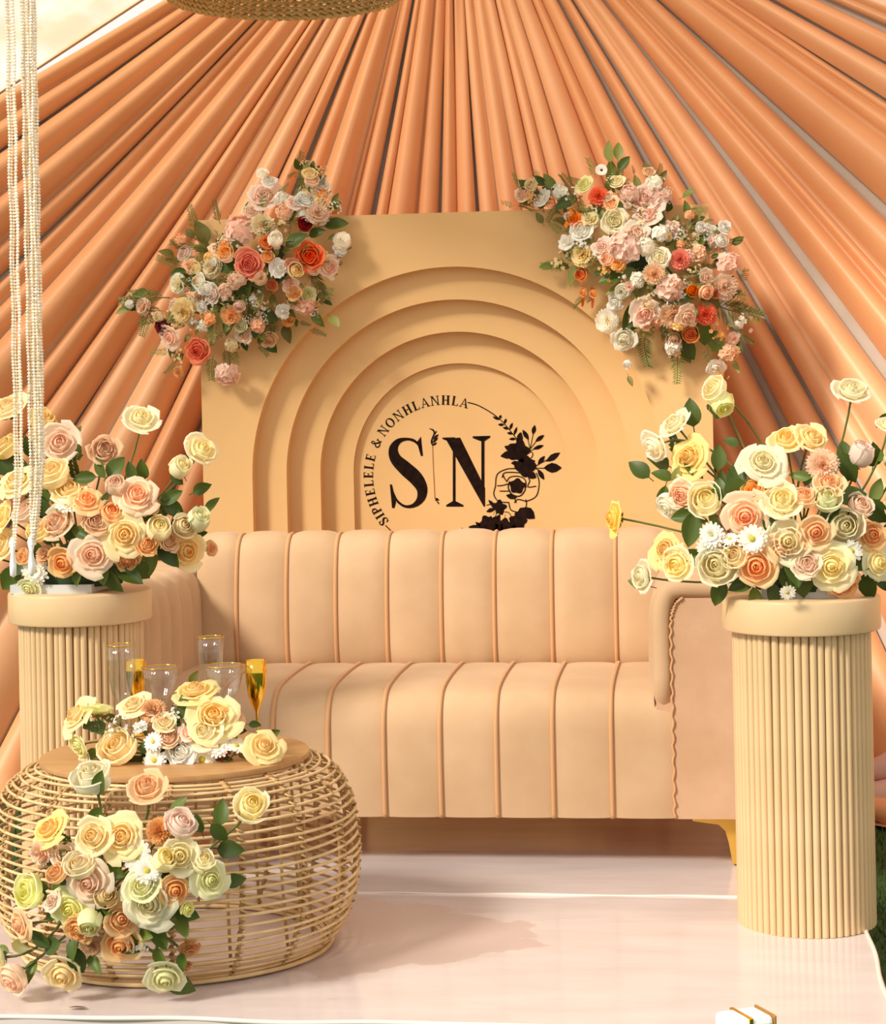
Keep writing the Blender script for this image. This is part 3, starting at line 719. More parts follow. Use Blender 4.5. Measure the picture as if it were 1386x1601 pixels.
def daisy_mesh(seed, n=17, layers=2, wid=.13, cup=.15, disc=.22):
    rnd = random.Random(seed); b = MB()
    for li in range(layers):
        for k in range(n):
            a = 2*PI*(k + .5*li)/n + rnd.uniform(-.06, .06); L = rnd.uniform(.86, 1.0)*(1 - .2*li); el = cup + .28*li + rnd.uniform(-.12, .12)
            def fn(u, v):
                q = 2*u-1; w = wid*(.35 + .9*math.sin(PI*min(.93, .12 + v*.8)))*q; r = .08 + L*.92*v*math.cos(el); z = L*v*math.sin(el) - .12*v*v + .03*q*q
                return (r*math.cos(a) - w*math.sin(a), r*math.sin(a) + w*math.cos(a), z)
            b.grid(fn, 2, 4, attr=lambda u, v: .3 + .7*v)
    if disc: b.lathe([(disc, .02), (disc*.9, .10), (disc*.55, .15), (.01, .17)], 14, m=1)
    zs = [p[2] for p in b.v]; return b, min(zs)
def pompom_mesh(seed, n=130):
    b = MB(); rnd = random.Random(seed)
    for i in range(n):
        z = 1 - (i + .5)/n*1.45; a = i*2.39996; s = math.sqrt(max(0, 1 - z*z)); d = Vector((s*math.cos(a), s*math.sin(a), z)).normalized()
        t = d.cross(Vector((0, 0, 1)) if abs(d.z) < .9 else Vector((1, 0, 0))).normalized(); q = d.cross(t)
        L = rnd.uniform(.88, 1.02); w = .12
        up = Vector((0, 0, 1)); d2 = (d + .18*up).normalized()
        k = [b.vert(d*.35, .1), b.vert(d*.8*L + t*w, .6), b.vert(d2*L + t*w*.5, 1), b.vert(d2*L - t*w*.5, 1), b.vert(d*.8*L - t*w, .6)]
        b.face(k)
    return b, -.5
def cluster_mesh(seed, n=24, fl=.36, dome=.75, ruff=.1):
    """dome of small four-petalled florets"""
    rnd = random.Random(seed); b = MB()
    for i in range(n):
        z = 1 - (i + .5)/n*.95; a = i*2.39996 + rnd.uniform(-.3, .3); s = math.sqrt(max(0, 1 - z*z))
        d = Vector((s*math.cos(a), s*math.sin(a), z*dome)); nrm = (d + Vector((rnd.uniform(-.3, .3), rnd.uniform(-.3, .3), .15))).normalized()
        t = nrm.orthogonal().normalized(); q = nrm.cross(t); c = d*rnd.uniform(.62, .8); sp = rnd.uniform(0, 6); f = fl*rnd.uniform(.8, 1.25); tone = rnd.uniform(.15, .9)
        for k in range(5):
            aa = sp + 2*PI*k/5; e = t*math.cos(aa) + q*math.sin(aa); g = nrm.cross(e); wv = rnd.uniform(-.1, .1)
            def fn(u, v):
                w = (2*u-1)*f*.44*math.sin(PI*(.1 + .82*v)) ; return c + e*f*v + g*w + nrm*(f*(.35*v - .3*v*v) + wv*f*v + .12*f*(2*u-1)**2*v)
            b.grid(fn, 2, 3, attr=lambda u, v: max(0, min(1, tone*.6 + .4*v)))
    rm = max(math.hypot(p[0], p[1]) for p in b.v); zs = [p[2] for p in b.v]; zc = (max(zs)+min(zs))/2
    b.v = [(p[0]/rm, p[1]/rm, (p[2]-zc)/rm) for p in b.v]; return b, min(p[2] for p in b.v)
def filler_mesh(seed, n=18, fl=.15):
    rnd = random.Random(seed); b = MB()
    for i in range(n):
        a = rnd.uniform(0, 2*PI); rr_ = math.sqrt(rnd.uniform(0, 1)); c = Vector((rr_*math.cos(a), rr_*math.sin(a), rnd.uniform(-.2, .35)))
        nrm = (c*.6 + Vector((rnd.uniform(-.4, .4), rnd.uniform(-.4, .4), 1))).normalized(); t = nrm.orthogonal().normalized(); q = nrm.cross(t); f = fl*rnd.uniform(.7, 1.3)
        for k in range(5):
            aa = 2*PI*k/5; e = t*math.cos(aa) + q*math.sin(aa); g = nrm.cross(e)
            k4 = [b.vert(c, .2), b.vert(c + e*f*.6 + g*f*.36 + nrm*f*.2, .8), b.vert(c + e*f + nrm*f*.15, 1), b.vert(c + e*f*.6 - g*f*.36 + nrm*f*.2, .8)]; b.face(k4)
        b.tube([c, c*.4 + Vector((0, 0, -.45)), Vector((0, 0, -.8))], .018, 3, m=1, caps=False)
    return b, -.8
PROTO = {}
def proto(key, fn, mats2=()): PROTO[key] = [fn, mats2, {}]
proto('bud', [rose_mesh('b', [2, 3, 3, 3], .12, s, .02, 1.0, .3) for s in (1, 2)])
proto('half', [rose_mesh('h', [2, 3, 3, 4, 4], .48, s, .03, .95, .5) for s in (3, 4, 5)])
proto('open', [rose_mesh('o', [2, 3, 4, 4, 5], .80, s, .045) for s in (6, 7, 8)])
proto('full', [rose_mesh('f', [2, 3, 3, 4, 5, 5], 1.05, s, .06, .78, .62) for s in (9, 10, 11)])
proto('garden', [rose_mesh('g', [3, 4, 5, 6, 6, 7], .75, s, .07, .7, .45) for s in (12, 13)])
proto('peony', [rose_mesh('p', [3, 4, 5, 6, 6], .95, s, .14, .7, .5) for s in (14, 15)])
proto('carnation', [carnation_mesh(s) for s in (16, 17)])
proto('daisy', [daisy_mesh(18), daisy_mesh(19, 14, 1, .16)], (YOLK,))
proto('mum', [daisy_mesh(20, 18, 5, .12, .2, .12)], (YOLK,))
proto('anemone', [daisy_mesh(21, 7, 1, .38, .35, .20)], (DARKC,))
proto('pompom', [pompom_mesh(22)])
proto('cluster', [cluster_mesh(23), cluster_mesh(24, 18, .5)])
proto('filler', [filler_mesh(25), filler_mesh(26, 12, .22)], (STEM,))
PNAME = dict(bud='rose_bud', half='rose', open='rose', full='rose', garden='garden_rose', peony='peony', carnation='carnation', daisy='daisy', mum='chrysanthemum', anemone='anemone', pompom='pompom_flower', cluster='blossom_cluster', filler='filler_sprig')
def get_mesh(kind, colr, i):
    fn, m2, cache = PROTO[kind]; i %= len(fn); key = (colr, i)
    if key not in cache:
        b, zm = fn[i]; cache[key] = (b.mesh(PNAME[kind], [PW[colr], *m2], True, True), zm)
    return cache[key]
def calyx_mesh():
    b = MB(); b.lathe([(.02, -.28), (.10, -.22), (.15, -.08), (.13, .04)], 8)
    for k in range(5):
        a = 2*PI*k/5
        def fn(u, v):
            q = (2*u-1)*.13*math.sin(PI*(.2 + .8*v*.95)); r = .12 + .42*v; z = -.05 - .12*math.sin(v*2.2) + .1*v*v
            return (r*math.cos(a) - q*math.sin(a), r*math.sin(a) + q*math.cos(a), z)
        b.grid(fn, 2, 4)
    return b.mesh('calyx', GREEN_M)
CALYX = calyx_mesh()
def orient(d, spin):
    q = d.to_track_quat('Z', 'Y'); return (q @ Quaternion((0, 0, 1), spin)).to_matrix().to_4x4()
def curve_pts(p0, p1, p2, n=8): return [p0*(1-t)**2 + p1*2*t*(1-t) + p2*t*t for t in [i/n for i in range(n+1)]]
BLOOM = [1.25]
def flower(root, kind, colr, pos, dia, d, rnd, stem_to=None, stem_r=.0032, calyx=True, twist=None):
    me, zm = get_mesh(kind, colr, rnd.randrange(6)); o = bpy.data.objects.new(PNAME[kind], me); COL.objects.link(o)
    s = dia/2*(BLOOM[0] if kind in ('bud', 'half', 'open', 'full', 'garden') else 1.10); M = Matrix.Translation(pos) @ orient(d, rnd.uniform(0, 6.28)) @ Matrix.Diagonal((s, s*rnd.uniform(.93, 1.07), s, 1))
    o.parent = root; o.matrix_parent_inverse = WM[root.name].inverted(); o.matrix_basis = M
    if calyx:
        c = bpy.data.objects.new('calyx', CALYX); COL.objects.link(c); c.parent = o; c.location = (0, 0, zm*.92)
    if stem_to is not None:
        base = Vector(pos) + d*(zm*s*.95 - .1*s); L = (stem_to - base).length
        b = MB(); b.tube(curve_pts(base, base - d*L*.42 + Vector((0, 0, -.02)), stem_to), stem_r, 5)
        st = bpy.data.objects.new('stem', b.mesh('stem', STEM)); COL.objects.link(st); st.parent = o; st.matrix_parent_inverse = M.inverted()
    return o
def leaf_mesh(wid, fold, droop, ser=0, n=7):
    b = MB()
    def fn(u, v):
        q = 2*u-1; w = wid*(math.sin(PI*v**.85)**.8)*(1 + ser*(1 if int(v*n*2) % 2 else -1))
        return (q*w*.5, v, fold*abs(q)*w - droop*v*v + .02*math.sin(5*v)*q)
    b.grid(fn, 4, n); b.tube([(0, -.22, .02), (0, -.1, .0), (0, .02, 0)], .02, 4, caps=False); return b
LEAVES = {}
def leafkind(key, builder, m, name): LEAVES[key] = [x.mesh(name, m) for x in builder]
leafkind('dark', [leaf_mesh(.62, .18, .18, .03), leaf_mesh(.7, .12, .3, .03), leaf_mesh(.55, .25, .05)], GREEN_D, 'leaf')
leafkind('mid', [leaf_mesh(.60, .18, .15, .03), leaf_mesh(.5, .2, .3)], GREEN_M, 'leaf')
leafkind('pale', [leaf_mesh(.55, .2, .12), leaf_mesh(.4, .2, .25)], GREEN_P, 'leaf')
leafkind('olive', [leaf_mesh(.45, .2, .2), leaf_mesh(.6, .15, .3)], OLIVE, 'leaf')
def sprig_mesh(n, ang, ln, wid, seed, curve=.2):
    rnd = random.Random(seed); b = MB(); pts = [Vector((curve*t*t*.5, t, -.12*t*t)) for t in [i/10 for i in range(11)]]
    b.tube(pts, .014, 4)
    for i in range(n):
        t = .12 + .88*i/n; p = Vector((curve*t*t*.5, t, -.12*t*t))
        for sd in (-1, 1):
            L = ln*(1.1 - .65*t)*rnd.uniform(.8, 1.1); e = Vector((sd*math.sin(ang), math.cos(ang), rnd.uniform(-.25, .35))).normalized(); g = Vector((-e.y, e.x, 0)).normalized()
            k = [b.vert(p), b.vert(p + e*L*.5 + g*wid), b.vert(p + e*L), b.vert(p + e*L*.5 - g*wid)]; b.face(k)
    return b
leafkind('fern', [sprig_mesh(13, 1.1, .34, .022, 1), sprig_mesh(12, 1.0, .38, .024, 2, -.4)], GREEN_M, 'fern_frond')
leafkind('palefern', [sprig_mesh(12, 1.0, .36, .026, 3), sprig_mesh(10, .9, .4, .03, 4, -.3)], GREEN_P, 'fern_frond')
leafkind('needle', [sprig_mesh(22, .7, .34, .014, 5), sprig_mesh(24, .6, .4, .012, 6, -.3)], OLIVE, 'grass_sprig')
leafkind('spray', [sprig_mesh(5, .9, .42, .13, 7), sprig_mesh(6, .85, .4, .12, 8, -.3)], GREEN_D, 'leaf_spray')
leafkind('catkin', [sprig_mesh(14, .9, .14, .06, 9)], PW['orange'], 'catkin')
def leaf(root, key, pos, ln, d, rnd, face=None):
    ms = LEAVES[key]; me = ms[rnd.randrange(len(ms))]; o = bpy.data.objects.new(me.name.split('.')[0], me); COL.objects.link(o)
    y = d.normalized(); z = (face or Vector((rnd.uniform(-.6, .6), -1, rnd.uniform(-.1, .8)))).normalized(); x = y.cross(z)
    if x.length < .1: x = y.orthogonal()
    x.normalize(); z = x.cross(y)
    M = Matrix.Translation(pos) @ Matrix((x, y, z)).transposed().to_4x4() @ Matrix.Scale(ln, 4)
    o.parent = root; o.matrix_parent_inverse = WM[root.name].inverted(); o.matrix_basis = M
    return o
def arrange(root, C, F, Lv, depth, rnd, outw=.75, cam=.7, stems=True, fill=(), fillr=40, nfill=0, fillY=.05, up=.12, fill_len=(.045, .08), stem_r=.0032):
    """F: (px, py, dia_px, kind, colour[, (ax, back, az)]) flowers; Lv: (px, py, len_px, key[, (dx, dz)]) leaves; depth(px, py) gives the plane"""
    ctr = C
    for it in F:
        px, py, dp, kind, colr = it[:5]; Y = depth(px, py) + rnd.uniform(-.015, .015)
        if len(it) > 6: Y = it[6]
        pos = P(px, py, Y); dia = dp*Y/FPX
        if len(it) > 5 and it[5]: d = Vector(it[5]).normalized()
        else:
            v = (pos - ctr); v.y *= .4; d = (v.normalized()*outw*min(1, v.length/.12) + Vector((rnd.uniform(-.2, .2), -cam, up + rnd.uniform(-.15, .2)))).normalized()
        st = None
        if stems: st = C + Vector((rnd.uniform(-.04, .04), rnd.uniform(-.02, .02), rnd.uniform(-.01, .02)))
        flower(root, kind, colr, pos, dia, d, rnd, st, stem_r, calyx=kind in ('bud', 'half', 'open', 'full', 'carnation', 'garden'))
    for it in Lv:
        px, py, lp, key = it[:4]; Y = depth(px, py) + .02; pos = P(px, py, Y); ln = lp*Y/FPX
        if len(it) > 4: d = Vector((it[4][0], rnd.uniform(-.2, .2), it[4][1]))
        else:
            v = pos - ctr; d = Vector((v.x, -.15*v.length, v.z)) + Vector((rnd.uniform(-.03, .03), 0, rnd.uniform(-.03, .03)))
        d.normalize(); leaf(root, key, pos - d*ln*.5, ln, d, rnd)
    for k in range(nfill):
        it = F[rnd.randrange(len(F))]
        if len(it) > 5 and len(it) != 8 and it[5] and rnd.random() < .8: continue
        px, py = it[0] + rnd.gauss(0, fillr*.55), it[1] + rnd.gauss(0, fillr*.55); Y = depth(px, py) + fillY*rnd.uniform(.5, 1.6)
        pos = P(px, py, Y); v = pos - ctr; d = (Vector((v.x, -.05, v.z)).normalized() + Vector((rnd.uniform(-.7, .7), rnd.uniform(-.5, .1), rnd.uniform(-.5, .6)))).normalized()
        ln = rnd.uniform(*fill_len); leaf(root, fill[rnd.randrange(len(fill))], pos - d*ln*.5, ln, d, rnd)
def dome(cx, cy, rx, ry, Y0, bulge):
    return lambda px, py: Y0 - bulge*(1 - min(1.0, ((px-cx)/rx)**2 + ((py-cy)/ry)**2))
# ------------------------------------------------------------------ flowers on the left plinth
r1 = random.Random(11); C1 = Vector((-1.876, 5.99, .95))
A1 = thing('rose_arrangement', 'cream and peach rose arrangement on the plinth behind the rattan table, partly behind hanging beads', 'flowers', (-1.876, 5.99, .893), 'rose arrangements')
b = MB(); tq = Vector((-1.90, 5.97, .893)); b.prism([tq + Vector(p) for p in ((-.15, -.10, 0), (.10, -.10, 0), (.10, .08, 0), (-.15, .08, 0))], (0, 0, .026)); b.obj('tray', TRAY, A1, smooth=False)
b = MB(); b.lathe([(.125, 0), (.13, .04), (.10, .10), (.03, .13)], 14, (-1.87, 6.0, .91)); b.obj('floral_foam', FOAM, A1)
F1 = [(12, 636, 56, 'open', 'cream', (-.2, -.5, .7)), (66, 655, 42, 'half', 'yellow', (.5, -.5, .7)), (221, 652, 50, 'open', 'ivory', (.3, -.7, .7)), (317, 702, 48, 'open', 'ivory', (.55, -.5, .55)),
 (281, 732, 28, 'bud', 'ivory', (.5, -.6, .5)), (163, 702, 42, 'garden', 'tan', (.3, -.8, .4)), (93, 692, 58, 'open', 'blush', (.2, -.8, .3)), (82, 741, 50, 'half', 'cream'), (24, 750, 60, 'full', 'cream'), (2, 806, 44, 'open', 'cream'),
 (107, 764, 46, 'open', 'cream'), (104, 790, 38, 'mum', 'snow'), (135, 780, 46, 'full', 'peach'), (214, 772, 58, 'full', 'blush', (.25, -.7, .5)), (232, 792, 30, 'half', 'apricot'), (87, 816, 52, 'open', 'peach'),
 (174, 800, 32, 'half', 'peach'), (152, 815, 38, 'garden', 'tan'), (195, 836, 62, 'full', 'cream', (.15, -.9, .15)), (144, 867, 64, 'full', 'blush', (0, -1, .05)), (199, 877, 34, 'garden', 'apricot', (.2, -.8, -.4)), (97, 880, 40, 'open', 'apricot', (-.1, -1, -.1)),
 (70, 866, 36, 'carnation', 'tan'), (56, 893, 48, 'mum', 'snow', (-.1, -1, 0)), (44, 921, 36, 'open', 'green', (-.2, -.8, -.4)), (248, 827, 34, 'bud', 'ivory', (.3, -.7, .4)), (287, 822, 36, 'half', 'cream'), (309, 814, 30, 'bud', 'green', (.5, -.5, .6)),
 (293, 862, 50, 'open', 'cream', (.5, -.8, 0)), (332, 857, 28, 'carnation', 'peach', (.8, -.4, .1)), (230, 851, 34, 'garden', 'apricot'), (2, 850, 46, 'open', 'cream'), (38, 870, 24, 'half', 'apricot'), (8, 700, 40, 'half', 'yellow'), (-28, 720, 56, 'open', 'cream'), (-34, 800, 56, 'full', 'cream'), (-30, 860, 50, 'open', 'peach'), (-20, 900, 40, 'half', 'ivory'),
 (60, 830, 34, 'half', 'yellow'), (265, 846, 30, 'garden', 'apricot'), (40, 800, 36, 'half', 'blush'), (180, 760, 26, 'bud', 'blush')]
L1 = [(158, 730, 40, 'dark', (-.3, .8)), (180, 730, 40, 'dark', (.6, .7)), (132, 748, 40, 'dark', (-1, -.1)), (166, 782, 34, 'dark'), (125, 832, 36, 'dark', (-.8, .4)), (115, 857, 34, 'dark', (-.9, 0)), (160, 897, 40, 'mid', (.1, -1)), (178, 908, 50, 'dark', (.5, -.7)), (202, 900, 54, 'dark', (.8, -.4)), (215, 890, 50, 'dark', (.6, -.6)),
 (28, 885, 44, 'dark', (-.7, -.5)), (268, 778, 42, 'dark', (.8, .5)), (272, 795, 38, 'dark', (.7, -.5)), (237, 882, 42, 'mid', (-.3, -1)), (264, 868, 52, 'dark', (.6, -.7)), (205, 737, 34, 'dark', (-.2, 1)), (68, 772, 40, 'dark'), (70, 795, 38, 'dark'), (8, 730, 42, 'dark'), (6, 702, 38, 'dark', (-.3, 1)), (282, 735, 30, 'dark', (-.5, .8)), (277, 750, 26, 'dark', (.6, -.5)),
 (120, 900, 36, 'dark', (-.2, -1)), (15, 905, 50, 'dark', (-.6, -.8)), (60, 690, 30, 'mid', (.2, -.9)), (225, 812, 36, 'dark'), (250, 852, 30, 'mid', (.8, -.2)), (200, 770, 36, 'dark', (-.5, .7))]
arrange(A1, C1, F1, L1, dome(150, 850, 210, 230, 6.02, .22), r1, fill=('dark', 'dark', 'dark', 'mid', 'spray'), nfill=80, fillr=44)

# ------------------------------------------------------------------ flowers on the right plinth
r2 = random.Random(12); C2 = Vector((.262, 5.67, .95))
A2 = thing('rose_arrangement', 'ivory rose arrangement with tall single stems on the plinth near the gold sofa leg', 'flowers', (.262, 5.67, .893), 'rose arrangements')
b = MB(); tq = Vector((.25, 5.66, .893)); b.prism([tq + Vector(p) for p in ((-.10, -.10, 0), (.13, -.10, 0), (.13, .08, 0), (-.10, .08, 0))], (0, 0, .026)); b.obj('tray', TRAY, A2, smooth=False)
b = MB(); b.lathe([(.125, 0), (.13, .04), (.10, .10), (.03, .13)], 14, (.262, 5.68, .91)); b.obj('floral_foam', FOAM, A2)
F2 = [(1118, 609, 38, 'half', 'ivory', (-.7, -.6, .5)), (1130, 628, 30, 'bud', 'green', (.2, -.6, -.6)), (1334, 608, 48, 'open', 'ivory', (.1, -.6, .8)), (1053, 660, 46, 'open', 'ivory', (-.6, -.5, .7)), (1021, 700, 46, 'open', 'white', (-.7, -.6, -.4)),
 (1076, 714, 56, 'full', 'yellow', (-.5, -.7, .3)), (1194, 722, 62, 'full', 'ivory', (0, -.8, .45)), (1230, 684, 44, 'open', 'cream', (-.1, -.7, .7)), (1271, 683, 44, 'open', 'cream', (.3, -.7, .6)), (1287, 727, 52, 'carnation', 'blush', (0, -1, .1)),
 (1346, 711, 30, 'bud', 'pink', (.3, -.4, .9)), (1392, 662, 36, 'open', 'ivory', (.2, -.5, .9)), (1066, 775, 40, 'garden', 'blush', (-.3, -.9, .1)), (1046, 790, 36, 'half', 'white', (-.6, -.5, -.5)), (1104, 781, 48, 'half', 'ivory', (-.1, -.9, .4)),
 (1166, 807, 60, 'full', 'blush', (-.1, -1, -.1)), (1224, 780, 54, 'open', 'ivory', (0, -.8, .5)), (1259, 777, 32, 'half', 'peach'), (1293, 780, 40, 'half', 'green', (0, -.7, .6)), (1298, 754, 42, 'open', 'peach', (.1, -.7, .6)), (1321, 822, 50, 'half', 'ivory', (.1, -.9, .1)),
 (1276, 832, 48, 'open', 'peach', (0, -1, -.05)), (1233, 846, 58, 'open', 'ivory', (0, -1, 0)), (1222, 862, 52, 'full', 'blush', (-.2, -.8, -.4), 5.50), (1365, 836, 38, 'open', 'apricot', (.3, -.9, .1)), (1114, 837, 42, 'mum', 'snow', (-.2, -.9, .2)), (1108, 856, 38, 'mum', 'snow', (-.3, -.9, 0)),
 (1177, 843, 46, 'daisy', 'snow', (0, -1, .1)), (1142, 843, 28, 'daisy', 'snow', (-.3, -.6, .7)), (1183, 886, 52, 'open', 'peach', (-.1, -1, -.1)), (1121, 883, 52, 'half', 'ivory', (-.2, -.9, .1)), (1057, 883, 46, 'open', 'ivory', (-.4, -.8, 0)), (1040, 860, 52, 'full', 'yellow', (-.5, -.7, .3)),
 (1001, 902, 44, 'open', 'ivory', (-.8, -.5, .1)), (958, 810, 46, 'open', 'yellow', (-.9, -.35, .1)), (1301, 886, 62, 'full', 'ivory', (.05, -1, -.05)), (1321, 914, 44, 'garden', 'peach', (.2, -.8, -.5)), (1332, 862, 36, 'daisy', 'snow', (.3, -.9, 0)), (1374, 880, 50, 'full', 'ivory', (.6, -.7, .1)), (1232, 926, 26, 'daisy', 'snow', (0, -.8, -.4), 5.42),
 (1410, 800, 50, 'open', 'cream'), (1420, 860, 50, 'full', 'peach'), (1405, 720, 44, 'half', 'ivory', (.3, -.4, .8)), (1345, 790, 34, 'half', 'blush'), (1180, 770, 34, 'half', 'apricot'), (1150, 870, 34, 'half', 'cream'), (1262, 880, 38, 'garden', 'blush')]
L2 = [(1036, 743, 36, 'dark', (-.9, .4)), (1058, 750, 44, 'pale', (-.2, -.9)), (1124, 715, 42, 'dark', (.1, 1)), (1153, 742, 46, 'dark', (.2, .9)), (1154, 772, 58, 'dark', (.3, -.9)), (1190, 766, 54, 'mid', (0, 1)), (1071, 806, 46, 'dark', (-.9, -.2)), (1082, 828, 58, 'dark', (-.2, -.9)), (1251, 744, 34, 'mid', (-.9, .2)), (1328, 732, 50, 'dark', (.3, -.9)), (1322, 708, 40, 'dark', (-.1, .9)), (1333, 775, 48, 'dark', (.9, .2)), (1372, 766, 44, 'mid', (.5, .8)),
 (1245, 886, 66, 'dark', (.1, -1)), (1256, 905, 60, 'dark', (.2, -1)), (1235, 905, 50, 'dark', (-.1, -1)), (1160, 915, 46, 'dark', (-.9, -.3)), (1180, 938, 42, 'mid', (.1, -1)), (1124, 926, 46, 'dark', (-.2, -1)), (1357, 918, 46, 'dark', (.05, -1)), (1380, 904, 42, 'dark', (.5, -.8)), (1036, 778, 40, 'mid', (-.3, -1)), (1126, 768, 40, 'dark', (-.1, 1)), (1204, 820, 36, 'dark'), (1094, 876, 36, 'mid', (-1, .1)), (1085, 735, 40, 'dark', (.7, -.6)), (1345, 880, 50, 'dark', (.8, .3)), (1371, 800, 50, 'dark', (.6, -.6)), (1300, 800, 40, 'dark'), (1210, 930, 40, 'dark', (.2, -1)), (1144, 690, 26, 'dark', (-.8, .5))]
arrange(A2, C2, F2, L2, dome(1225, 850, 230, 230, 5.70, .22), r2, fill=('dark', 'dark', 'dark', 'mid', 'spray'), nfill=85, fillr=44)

# ------------------------------------------------------------------ flowers on the table
r3 = random.Random(13); C3 = P(255, 1195, 5.22); C3.z = ZT + .03
A3 = thing('table_centrepiece', 'low centrepiece of cream roses and white daisies on the tabletop before the glasses', 'flowers', (C3.x, C3.y, ZT))
b = MB(); b.lathe([(.06, 0), (.065, .015), (.04, .03), (.01, .035)], 14, (C3.x, C3.y + .03, ZT + .001)); b.obj('floral_foam', FOAM, A3)
F3 = [(117, 1116, 60, 'full', 'cream', (-.6, -.5, .6)), (152, 1108, 44, 'open', 'green', (-.1, .3, .9)), (184, 1168, 52, 'half', 'cream', (-.2, -.7, .6)), (208, 1099, 48, 'full', 'cream', (-.2, -.5, .8)), (238, 1110, 44, 'carnation', 'tan', (0, -.8, .5)), (216, 1132, 46, 'filler', 'snow', (-.1, -.8, .5)), (305, 1077, 62, 'full', 'yellow', (-.1, -.35, .9)),
 (334, 1118, 72, 'full', 'cream', (.15, -.8, .5)), (318, 1142, 50, 'open', 'ivory', (-.1, -.7, .3)), (371, 1126, 32, 'carnation', 'peach', (.5, -.7, .3)), (263, 1152, 34, 'garden', 'peach'), (240, 1160, 32, 'daisy', 'snow', (-.1, -.9, .4)), (293, 1146, 28, 'peony', 'pink'), (281, 1175, 38, 'garden', 'snow', (0, -.9, .3)), (289, 1203, 20, 'half', 'snow', (0, -1, .2)), (242, 1189, 40, 'daisy', 'snow', (-.1, -1, .2)), (316, 1188, 50, 'daisy', 'snow', (.1, -1, .3)), (341, 1166, 42, 'mum', 'snow', (.2, -.8, .4)),
 (370, 1166, 34, 'daisy', 'snow', (.3, -.5, .8)), (414, 1166, 52, 'full', 'yellow', (.3, -.6, .6), 5.19), (122, 1168, 34, 'garden', 'green', (-.5, -.6, -.3)), (258, 1128, 34, 'open', 'cream'), (355, 1140, 36, 'filler', 'green'), (178, 1130, 40, 'filler', 'snow'), (272, 1120, 40, 'filler', 'snow'), (301, 1190, 18, 'cluster', 'orange'), (263, 1205, 16, 'cluster', 'coral'), (308, 1206, 14, 'cluster', 'coral'), (130, 1190, 26, 'open', 'white', (-.4, -.6, .2)), (357, 1180, 28, 'filler', 'wine')]
L3 = [(289, 1110, 44, 'dark', (-.4, .9)), (162, 1185, 40, 'dark', (-.8, -.3)), (210, 1198, 44, 'dark', (-.5, -.6)), (272, 1165, 34, 'dark', (-.8, .5)), (308, 1160, 36, 'dark'), (350, 1152, 36, 'dark', (.8, .4)), (258, 1204, 40, 'dark', (-.2, -.9)), (142, 1180, 34, 'mid', (-.8, -.2)), (150, 1135, 44, 'spray', (-.9, .3)), (350, 1196, 44, 'dark', (.9, -.2)), (385, 1180, 30, 'olive', (.9, 0)), (400, 1180, 30, 'mid', (-.7, -.6)), (230, 1170, 36, 'dark')]
arrange(A3, C3, F3, L3, dome(250, 1160, 190, 90, 5.27, .10), r3, fill=('dark', 'dark', 'mid', 'olive', 'spray'), nfill=110, fillr=28, up=.35, fill_len=(.03, .055), stem_r=.0025)

# ------------------------------------------------------------------ flowers in front of the table
r4 = random.Random(14); C4 = Vector((-1.50, 4.80, .22))
A4 = thing('rose_arrangement', 'loose cascade of cream and apricot roses on the floor, leaning against the rattan table', 'flowers', (-1.50, 4.80, 0), 'rose arrangements')
F4 = [(144, 1214, 58, 'half', 'ivory', (-.1, -.5, .8), 4.86), (228, 1228, 58, 'open', 'apricot', (0, -.6, .7), 4.86), (393, 1258, 50, 'half', 'ivory', (.3, -.7, .4), 4.83), (75, 1294, 56, 'full', 'yellow', (-.4, -.6, .6)), (144, 1307, 56, 'open', 'cream', (-.1, -.8, .4)), (190, 1308, 66, 'full', 'cream', (0, -.9, .3)), (249, 1300, 48, 'carnation', 'tan', (.05, -1, .1)), (283, 1288, 44, 'half', 'pink', (.5, -.5, .7)),
 (281, 1338, 50, 'open', 'ivory', (.3, -.8, .2)), (63, 1335, 46, 'carnation', 'blush', (-.3, -.9, 0)), (100, 1336, 40, 'open', 'blush'), (213, 1338, 52, 'daisy', 'snow', (.1, -1, .1)), (138, 1380, 66, 'full', 'blush', (-.1, -.9, -.05)), (125, 1352, 44, 'half', 'cream'), (230, 1362, 46, 'daisy', 'snow'), (44, 1393, 46, 'half', 'green', (-.4, -.8, .2)), (318, 1345, 34, 'half', 'ivory', (.3, -.6, .7)), (330, 1376, 52, 'full', 'green', (.5, -.8, .1)),
 (232, 1413, 70, 'full', 'ivory', (.05, -1, -.05)), (222, 1385, 52, 'open', 'green', (0, -.8, .5)), (274, 1393, 40, 'open', 'apricot', (.4, -.8, 0)), (109, 1422, 54, 'full', 'green', (-.1, -.9, -.1)), (140, 1440, 32, 'bud', 'green', (.1, -.8, -.5)), (188, 1438, 48, 'open', 'apricot'), (123, 1455, 42, 'garden', 'apricot', (-.1, -.9, -.3)), (29, 1447, 48, 'full', 'peach', (-.6, -.6, -.1)), (80, 1409, 30, 'peony', 'blush'),
 (188, 1478, 58, 'open', 'peach', (0, -.9, -.3)), (144, 1480, 38, 'carnation', 'tan'), (259, 1531, 52, 'open', 'green', (.2, -.85, -.45), 4.80), (297, 1485, 38, 'carnation', 'tan', (.3, -.7, -.6), 4.82), (291, 1512, 26, 'carnation', 'tan', (.2, -.6, -.7), 4.83), (98, 1526, 56, 'open', 'cream', (-.05, -.85, -.4), 4.79), (20, 1530, 46, 'half', 'blush', (-.4, -.8, -.4), 4.80), (293, 1422, 20, 'half', 'green'), (218, 1475, 42, 'filler', 'snow'), (256, 1345, 30, 'bud', 'ivory'), (88, 1365, 30, 'half', 'apricot'), (165, 1400, 34, 'half', 'yellow'), (-6, 1500, 34, 'half', 'green', (-.8, -.5, -.1))]
